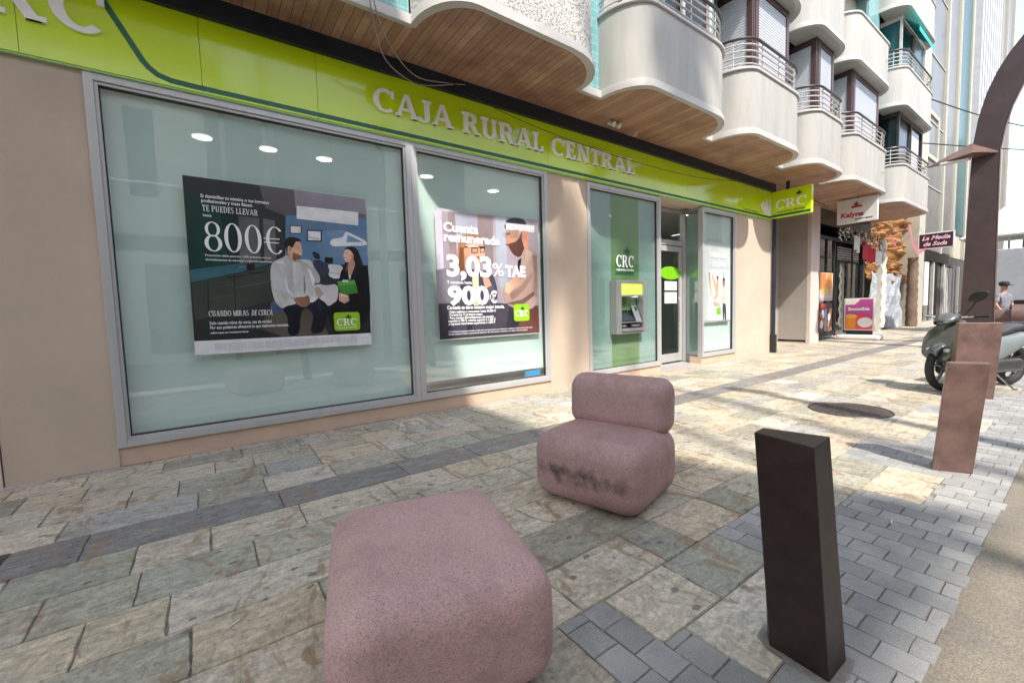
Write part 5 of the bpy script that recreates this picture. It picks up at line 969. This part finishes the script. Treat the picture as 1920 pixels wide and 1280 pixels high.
mb.build('mullion', M['cream'], T)
mb = MB()
for k in range(9): mb.box(42.0+k*.92, 42.55+k*.92, 5.3, 5.75, 5.4, 34)
mb.build('louvre', mat('white_louvre', (.42, .43, .45), .5), T)
mb = MB(); mb.box(30.5, 60, 5.8, 6.0, 0, 3.89); mb.box(30.5, 37, 5.62, 5.79, 3.4, 3.95); mb.build('shop_front', M['blackg'], T)
mb = MB()
for x, w in ((30.6, .12), (32.0, .06), (33.3, .3), (36.0, .25), (38.8, .2), (40.5, .12), (44, .2)): mb.box(x, x+w, 5.66, 5.79, .1, 3.4)
mb.box(30.5, 46, 5.62, 5.80, .0, .12); mb.build('door_frame', M['concrete'], T)
MB().box(31.0, 31.9, 5.60, 5.64, 1.0, 3.3).build('notice', M['white'], T)
for x in (36.6, 37.2, 37.8, 38.2): MB().box(x, x+.35, 5.70, 5.78, .13, 3.2).build('curtain', M['concrete'], T)

# parasol behind the arch, truck, old house
PS = empty('parasol', (25, 2.15, 0), 'white pointed parasol half hidden behind the arch column', 'parasol')
mb = MB(); cx, cy = 25, 2.2; r = 1.6; n = 8; P = [(cx+r*math.cos(math.pi/4+2*math.pi*k/4), cy+r*math.sin(math.pi/4+2*math.pi*k/4), 3.6) for k in range(4)]
mb.add(P+[(cx, cy, 4.9)], [(0, 1, 4), (1, 2, 4), (2, 3, 4), (3, 0, 4)]); o = mb.build('canopy', mat('parasol_canvas', (.55, .56, .54), .8), PS); sd = o.modifiers.new('s', 'SOLIDIFY'); sd.thickness = .02
mb = MB(); 
for k in range(4): mb.tube([P[k], P[(k+1) % 4]], .06, 6)
mb.build('hem', M['white'], PS, smooth=True)
mb = MB(); mb.tube([(cx, cy, 0), (cx, cy, 4.85)], .035, 8); mb.build('pole', M['white'], PS, smooth=True)
TR = empty('box_truck', (23, 0, 0), 'pale grey box truck parked across the end of the street', 'truck')
mb = MB(); mb.box(23.5, 29, -.6, 2.35, 1.2, 3.05); mb.build('box_body', M['truck'], TR, bevel=.03)
MB().box(23.6, 29, -.4, 2.2, .55, 1.19).build('chassis', M['black'], TR)
MB().box(23.45, 23.5, .0, 1.9, .85, .98).build('bumper', M['chrome'], TR)
for (x, y) in ((24.6, 2.0), (24.6, -.3), (28, 2.0), (28, -.3)):
    mb = MB(); mb.tube([(x, y-.14, .45), (x, y+.14, .45)], .45, 24); mb.build('wheel', M['tyre'], TR, smooth=True)
HO = empty('old_house', (48, 1, 0), 'low ochre house with a tiled roof and shuttered windows at the end of the street', 'building')
MB().box(46, 58, -8, 2.6, 0, 8.2).build('wall', M['ochre'], HO)
mb = MB(); mb.add([(45.6, -8.4, 8.2), (45.6, 3.0, 8.2), (52, 3.0, 10.2), (52, -8.4, 10.2), (58.4, -8.4, 8.2), (58.4, 3, 8.2)], [(0, 1, 2, 3), (3, 2, 5, 4), (1, 5, 2), (0, 3, 4)]); mb.build('roof', mat('roof_tile', (.32, .2, .15), .9, var=.3, scale=6), HO)
for k in range(3):
    mb = MB(); mb.box(45.93, 46, 1.7-k*2, 2.1-k*2+.4, 4.2, 6.6); mb.box(45.9, 45.93, 1.6-k*2, 2.6-k*2, 4.05, 4.18); mb.build('window', mat('brown_shutter', (.12, .07, .05), .6), HO)
WH = empty('white_building', (66, 0, 0), 'tall white rendered block rising behind the old house', 'building')
MB().box(66, 80, -14, 4.2, 0, 18).build('wall', M['kwall'], WH)
mb = MB(); mb.box(65.9, 66, -1, .5, 12, 14); mb.box(65.9, 66, -5, -3.5, 12, 14); mb.build('window', M['blackg'], WH)
AW = empty('awning', (40, 1, 0), 'brownish pink awning in front of the old house', 'awning')
mb = MB(); mb.add([(38, 2.9, 7.6), (38, -3, 7.6), (36, -3, 6.9), (36, 2.6, 6.9)], [(0, 1, 2, 3)]); mb.build('canvas', M['corten'], AW)
mb = MB(); mb.tube([(38, 2.8, 7.55), (38, -3, 7.55)], .05, 8); mb.tube([(38, -2.8, 0), (38, -2.8, 7.5)], .05, 8); mb.tube([(38, 2.8, 0), (38, 2.8, 7.5)], .05, 8); mb.build('frame', M['rim'], AW, smooth=True)

# ================================================================ person
def skin_mesh(name, verts, edges, radii, m, parent, sub=2):
    me = bpy.data.meshes.new(name); me.from_pydata(verts, edges, []); me.materials.append(m)
    o = bpy.data.objects.new(name, me); link(o); o.parent = parent; LOC[o.name] = Vector((0, 0, 0))
    sk = o.modifiers.new('skin', 'SKIN'); sk.use_smooth_shade = True
    for v, r in zip(me.skin_vertices[0].data, radii): v.radius = r if isinstance(r, tuple) else (r, r)
    me.skin_vertices[0].data[0].use_root = True
    sb = o.modifiers.new('sub', 'SUBSURF'); sb.levels = sub; sb.render_levels = sub; return o
PE = local_root('person', (19.3, 1.76, 0), math.radians(150), 'person in a dark cap and patterned grey shirt standing beyond the brown bench', 'person')
V = [(0, 0, .93), (0, 0, 1.12), (0, 0, 1.34), (0, 0, 1.45), (0, .01, 1.53), (0, .02, 1.62), (0, .01, 1.70),
     (-.19, 0, 1.38), (-.27, .02, 1.13), (-.24, .14, .93), (-.235, .18, .85), (.19, 0, 1.38), (.27, .02, 1.13), (.24, .14, .93), (.235, .18, .85),
     (-.10, 0, .86), (-.11, .02, .48), (-.11, -.01, .09), (-.11, .12, .04), (.10, 0, .86), (.11, .02, .48), (.11, -.01, .09), (.11, .12, .04)]
Ed = [(0, 1), (1, 2), (2, 3), (3, 4), (4, 5), (5, 6), (2, 7), (7, 8), (8, 9), (9, 10), (2, 11), (11, 12), (12, 13), (13, 14), (0, 15), (15, 16), (16, 17), (17, 18), (0, 19), (19, 20), (20, 21), (21, 22)]
Rd = [(.15, .11), (.14, .10), (.16, .10), (.06, .06), (.055, .055), (.075, .09), (.06, .07), .055, .042, .032, .035, .055, .042, .032, .035, .085, .058, .042, .035, .085, .058, .042, .035]
skin_mesh('body', V, Ed, Rd, M['skin'], PE)
sv = [0, 1, 2, 7, 8, 11, 12]; 
skin_mesh('shirt', [(0, 0, .90), (0, 0, 1.12), (0, 0, 1.35), (0, 0, 1.43), (-.19, 0, 1.38), (-.265, .02, 1.15), (.19, 0, 1.38), (.265, .02, 1.15)], [(0, 1), (1, 2), (2, 3), (2, 4), (4, 5), (2, 6), (6, 7)], [(.185, .145), (.17, .13), (.185, .125), (.085, .08), .075, .065, .075, .065], M['cloth'], PE)
skin_mesh('trousers', [(0, 0, .95), (-.10, 0, .84), (-.11, .02, .48), (-.11, -.01, .12), (.10, 0, .84), (.11, .02, .48), (.11, -.01, .12)], [(0, 1), (1, 2), (2, 3), (0, 4), (4, 5), (5, 6)], [(.165, .125), .105, .08, .065, .105, .08, .065], M['navy'], PE)
mb = MB(); mb.rblock((0, .01, 1.725), (.092, .11, .075), .07, 8); mb.rblock((0, .13, 1.685), (.06, .06, .01), .009, 6); mb.build('cap', M['navy'], PE, smooth=True, angle=180)

# ================================================================ cables and small fittings
def cable(pts, r, m, label, name='cable'):
    mb = MB(); P = [Vector(p) for p in pts]; Q = []
    for i in range(len(P)-1):
        p0, p1, p2, p3 = P[max(0, i-1)], P[i], P[i+1], P[min(len(P)-1, i+2)]
        for k in range(8):
            t = k/8; Q.append(.5*((2*p1)+(p2-p0)*t+(2*p0-5*p1+4*p2-p3)*t*t+(3*p1-p0-3*p2+p3)*t**3))
    Q.append(P[-1]); mb.tube(Q, r, 6); tag(mb.build(name, m, smooth=True), label, 'cable')
cable([(1.55, 4.40, 4.8), (1.66, 4.52, 4.46), (1.92, 4.78, 4.30), (2.32, 5.08, 4.27), (2.75, 5.19, 4.36), (3.1, 5.22, 4.44)], .007, M['cable'], 'upper beige cable looping down from the soffit to the dark fascia')
cable([(1.52, 4.38, 4.8), (1.62, 4.55, 4.44), (1.85, 4.85, 4.22), (2.25, 5.1, 4.20), (2.5, 5.18, 4.25), (2.9, 5.2, 4.38)], .007, M['cable'], 'lower beige cable looping down from the soffit to the dark fascia')
cable([(2.9, 5.2, 4.40), (3.6, 5.12, 4.18), (4.7, 5.10, 4.06), (6.5, 5.12, 4.0), (8.6, 5.12, 4.04), (10.4, 5.13, 4.22), (12.3, 5.2, 4.44)], .0045, M['cabled'], 'thin black cable sagging across the letters of the green fascia')
cable([(12.5, 5.3, 4.48), (12.9, 5.2, 4.2), (13.6, 4.9, 4.2), (14.8, 4.8, 4.1), (16.1, 5.2, 4.3)], .012, M['cabled'], 'black cable hanging in front of the recess beside the green box sign')
cable([(22.4, 4.4, 9.0), (30, 2, 8.6), (45, -3, 9.2), (60, -6, 11)], .02, M['cabled'], 'upper black cable crossing the street in front of the glass building')
cable([(22.3, 4.3, 7.2), (30, 1.0, 7.4), (40, -4, 8.6)], .02, M['cabled'], 'lower black cable crossing the street in front of the glass building')
SL = empty('security_light', (5.85, 5.03, 4.45), 'small white twin spotlight fixed under the wooden soffit', 'lamp')
for dx in (-.07, .07):
    mb = MB(); mb.tube([(5.85+dx, 5.0, 4.46), (5.85+dx+.02, 4.93, 4.42)], [.03, .045], 12); mb.build('spotlight', M['white'], SL, smooth=True)
mb = MB(); mb.box(5.76, 5.94, 5.0, 5.06, 4.46, 4.499); mb.build('base', M['white'], SL)
mb = MB(); mb.tube([(6.55, 5.10, 4.499), (6.55, 5.10, 4.44)], [.05, .035], 14); tag(mb.build('motion_sensor', mat('beige_plastic', (.6, .42, .34), .5), smooth=True), 'small beige round sensor on the wooden soffit beside the twin spotlight', 'sensor')
# bits of litter on the flagstones
for i, (x, y, r) in enumerate(((.02, 2.2, .6), (-.05, 4.1, 2.0), (.27, 2.55, 1.1), (3.3, .70, .2))):
    a = Vector((math.cos(r), math.sin(r), 0))*.03; p = Vector((x, y, .006)); mb = MB(); mb.tube([p-a, p+a], .004, 8)
    tag(mb.build('cigarette_butt', M['white'], smooth=True), ('cigarette butt on the grey flagstone left of the stool', 'cigarette butt near the bank wall at the left', 'cigarette butt on the beige slab joint left of the stool', 'cigarette butt on the grey pavers behind the dark bollard')[i], 'litter')

# ================================================================ the other side of the street (behind the camera, seen in the glass)
O = empty('opposite_building', (5, -8, 0), 'light rendered building across the street mirrored in the bank windows', 'building')
MB().box(-20, 40, -16, -7.15, 0, 8.6).build('wall', M['opp'], O)
mb = MB()
for k in range(12): mb.box(-14+k*4.2, -11.6+k*4.2, -7.15, -7.1, .3, 3.2)
mb.build('shop_window', M['blackg'], O)
mb = MB(); mb.box(-20, 40, -7.2, -7.15, 3.6, 4.1); mb.build('cornice', M['white'], O)
mb = MB(); mb.box(-1.6, -.9, -7.2, -7.15, 5.3, 8.0); mb.box(.45, 2.5, -7.19, -7.15, 5.9, 8.25); mb.box(4.5, 6.6, -7.19, -7.15, 5.9, 8.25); mb.box(8.4, 10.4, -7.19, -7.15, 6.2, 8.2); mb.build('window_panel', M['tealp'], O)
mb = MB()
for x0 in (.55, 4.6):
    for i in range(3):
        for j in range(3):
            if (i*2+j+int(x0)) % 3: mb.box(x0+i*.66, x0+i*.66+.56, -7.21, -7.19, 6.0+j*.75, 6.0+j*.75+.65)
mb.box(2.5, 4.5, -7.18, -7.15, 5.9, 8.25); mb.build('picture_panel', M['taupe'], O)
mb = MB()
for k in range(9):
    a = math.radians(-70+17.5*k); mb.add([(3.5-.05, -7.19, 6.4), (3.5+.05, -7.19, 6.4), (3.5+.75*math.sin(a), -7.19, 6.4+.75*math.cos(a))], [(0, 1, 2)])
mb.build('plant_emblem', M['tealp'], O)
def palm(x, y, h, n, label, seed):
    random.seed(seed); P = empty('palm_tree', (x, y, 0), label, 'palm tree', 'palms on the far pavement')
    mb = MB(); mb.tube([(x, y, k*h/20) for k in range(21)], [.11-.002*k for k in range(21)], 10); mb.build('trunk', M['bark'], P, smooth=True)
    mb = MB()
    for i in range(n):
        az = 2.4*i+random.random()*.3; el = math.radians(random.uniform(-35, 70)); L = random.uniform(1.0, 1.35); d = Vector((math.cos(az), math.sin(az), 0)); p = Vector((x, y, h)); v = d*math.cos(el)+Vector((0, 0, math.sin(el))); pts = [p.copy()]
        for k in range(9): p = p+v*L/9; v = (v+Vector((0, 0, -.19))).normalized(); pts.append(p.copy())
        mb.tube(pts, .012, 5); sdv = d.cross(Vector((0, 0, 1)))
        for k in range(2, 10):
            for s in (-1, 1):
                for q in (0, .5):
                    a = pts[k]+(pts[k-1]-pts[k])*q; ll = .36*math.sin(math.pi*(k-q+1)/11); tip = a+sdv*s*ll*.7+(pts[k]-pts[k-1]).normalized()*ll*.5+Vector((0, 0, -ll*.5)); w = (pts[k]-pts[k-1]).normalized()*.02
                    mb.add([a-w, a+w, tip], [(0, 1, 2)])
    mb.build('crown', M['leaf'], P)
palm(.90, -6.2, 16.3, 44, 'slim palm tree on the far pavement, the shorter of the two', 5)
palm(2.2, -6.9, 18.9, 60, 'slim palm tree on the far pavement, the taller of the two', 9)
SA = empty('added_shade_sail', (-4, -3.5, 9.2), 'unseen cream cloth added above the street to cast the foreground shade', 'light blocker')  # out-of-view sheet, added only to throw shade over foreground and windows
mb = MB(); z = 9.2; A4 = [(-14, -7.12, z), (1.12, -7.12, z), (.28, -4.2, z), (.36, -2.0, z), (.52, .31, z), (.58, 1.7, z), (-14, 1.7, z)]
mb.add(A4, [(0, 1, 2, 3, 4, 5, 6)]); o = mb.build('cloth', M['sail'], SA); sd = o.modifiers.new('s', 'SOLIDIFY'); sd.thickness = .01
mb = MB(); mb.tube([(.58, 1.7, 9.2), (.9, 4.5, 9.6)], .012, 6); mb.tube([(1.22, -7.3, 9.2), (1.8, -9, 8.3)], .012, 6); mb.tube([(-14, -7.3, 9.2), (-15, -9, 8.3)], .012, 6); mb.build('rope', M['cable'], SA)
LP = empty('street_lamp', (4.75, -2.6, 0), 'slim dark street lamp beside the road, right behind the camera', 'street lamp')
mb = MB(); mb.tube([(4.75, -2.6, 0), (4.75, -2.6, 6.9)], [.13, .10], 14); mb.build('pole', M['bronze'], LP, smooth=True)
mb = MB(); mb.rblock((4.75, -2.45, 6.95), (.16, .35, .07), .06, 8); mb.build('lamp_head', M['bronze'], LP, smooth=True)
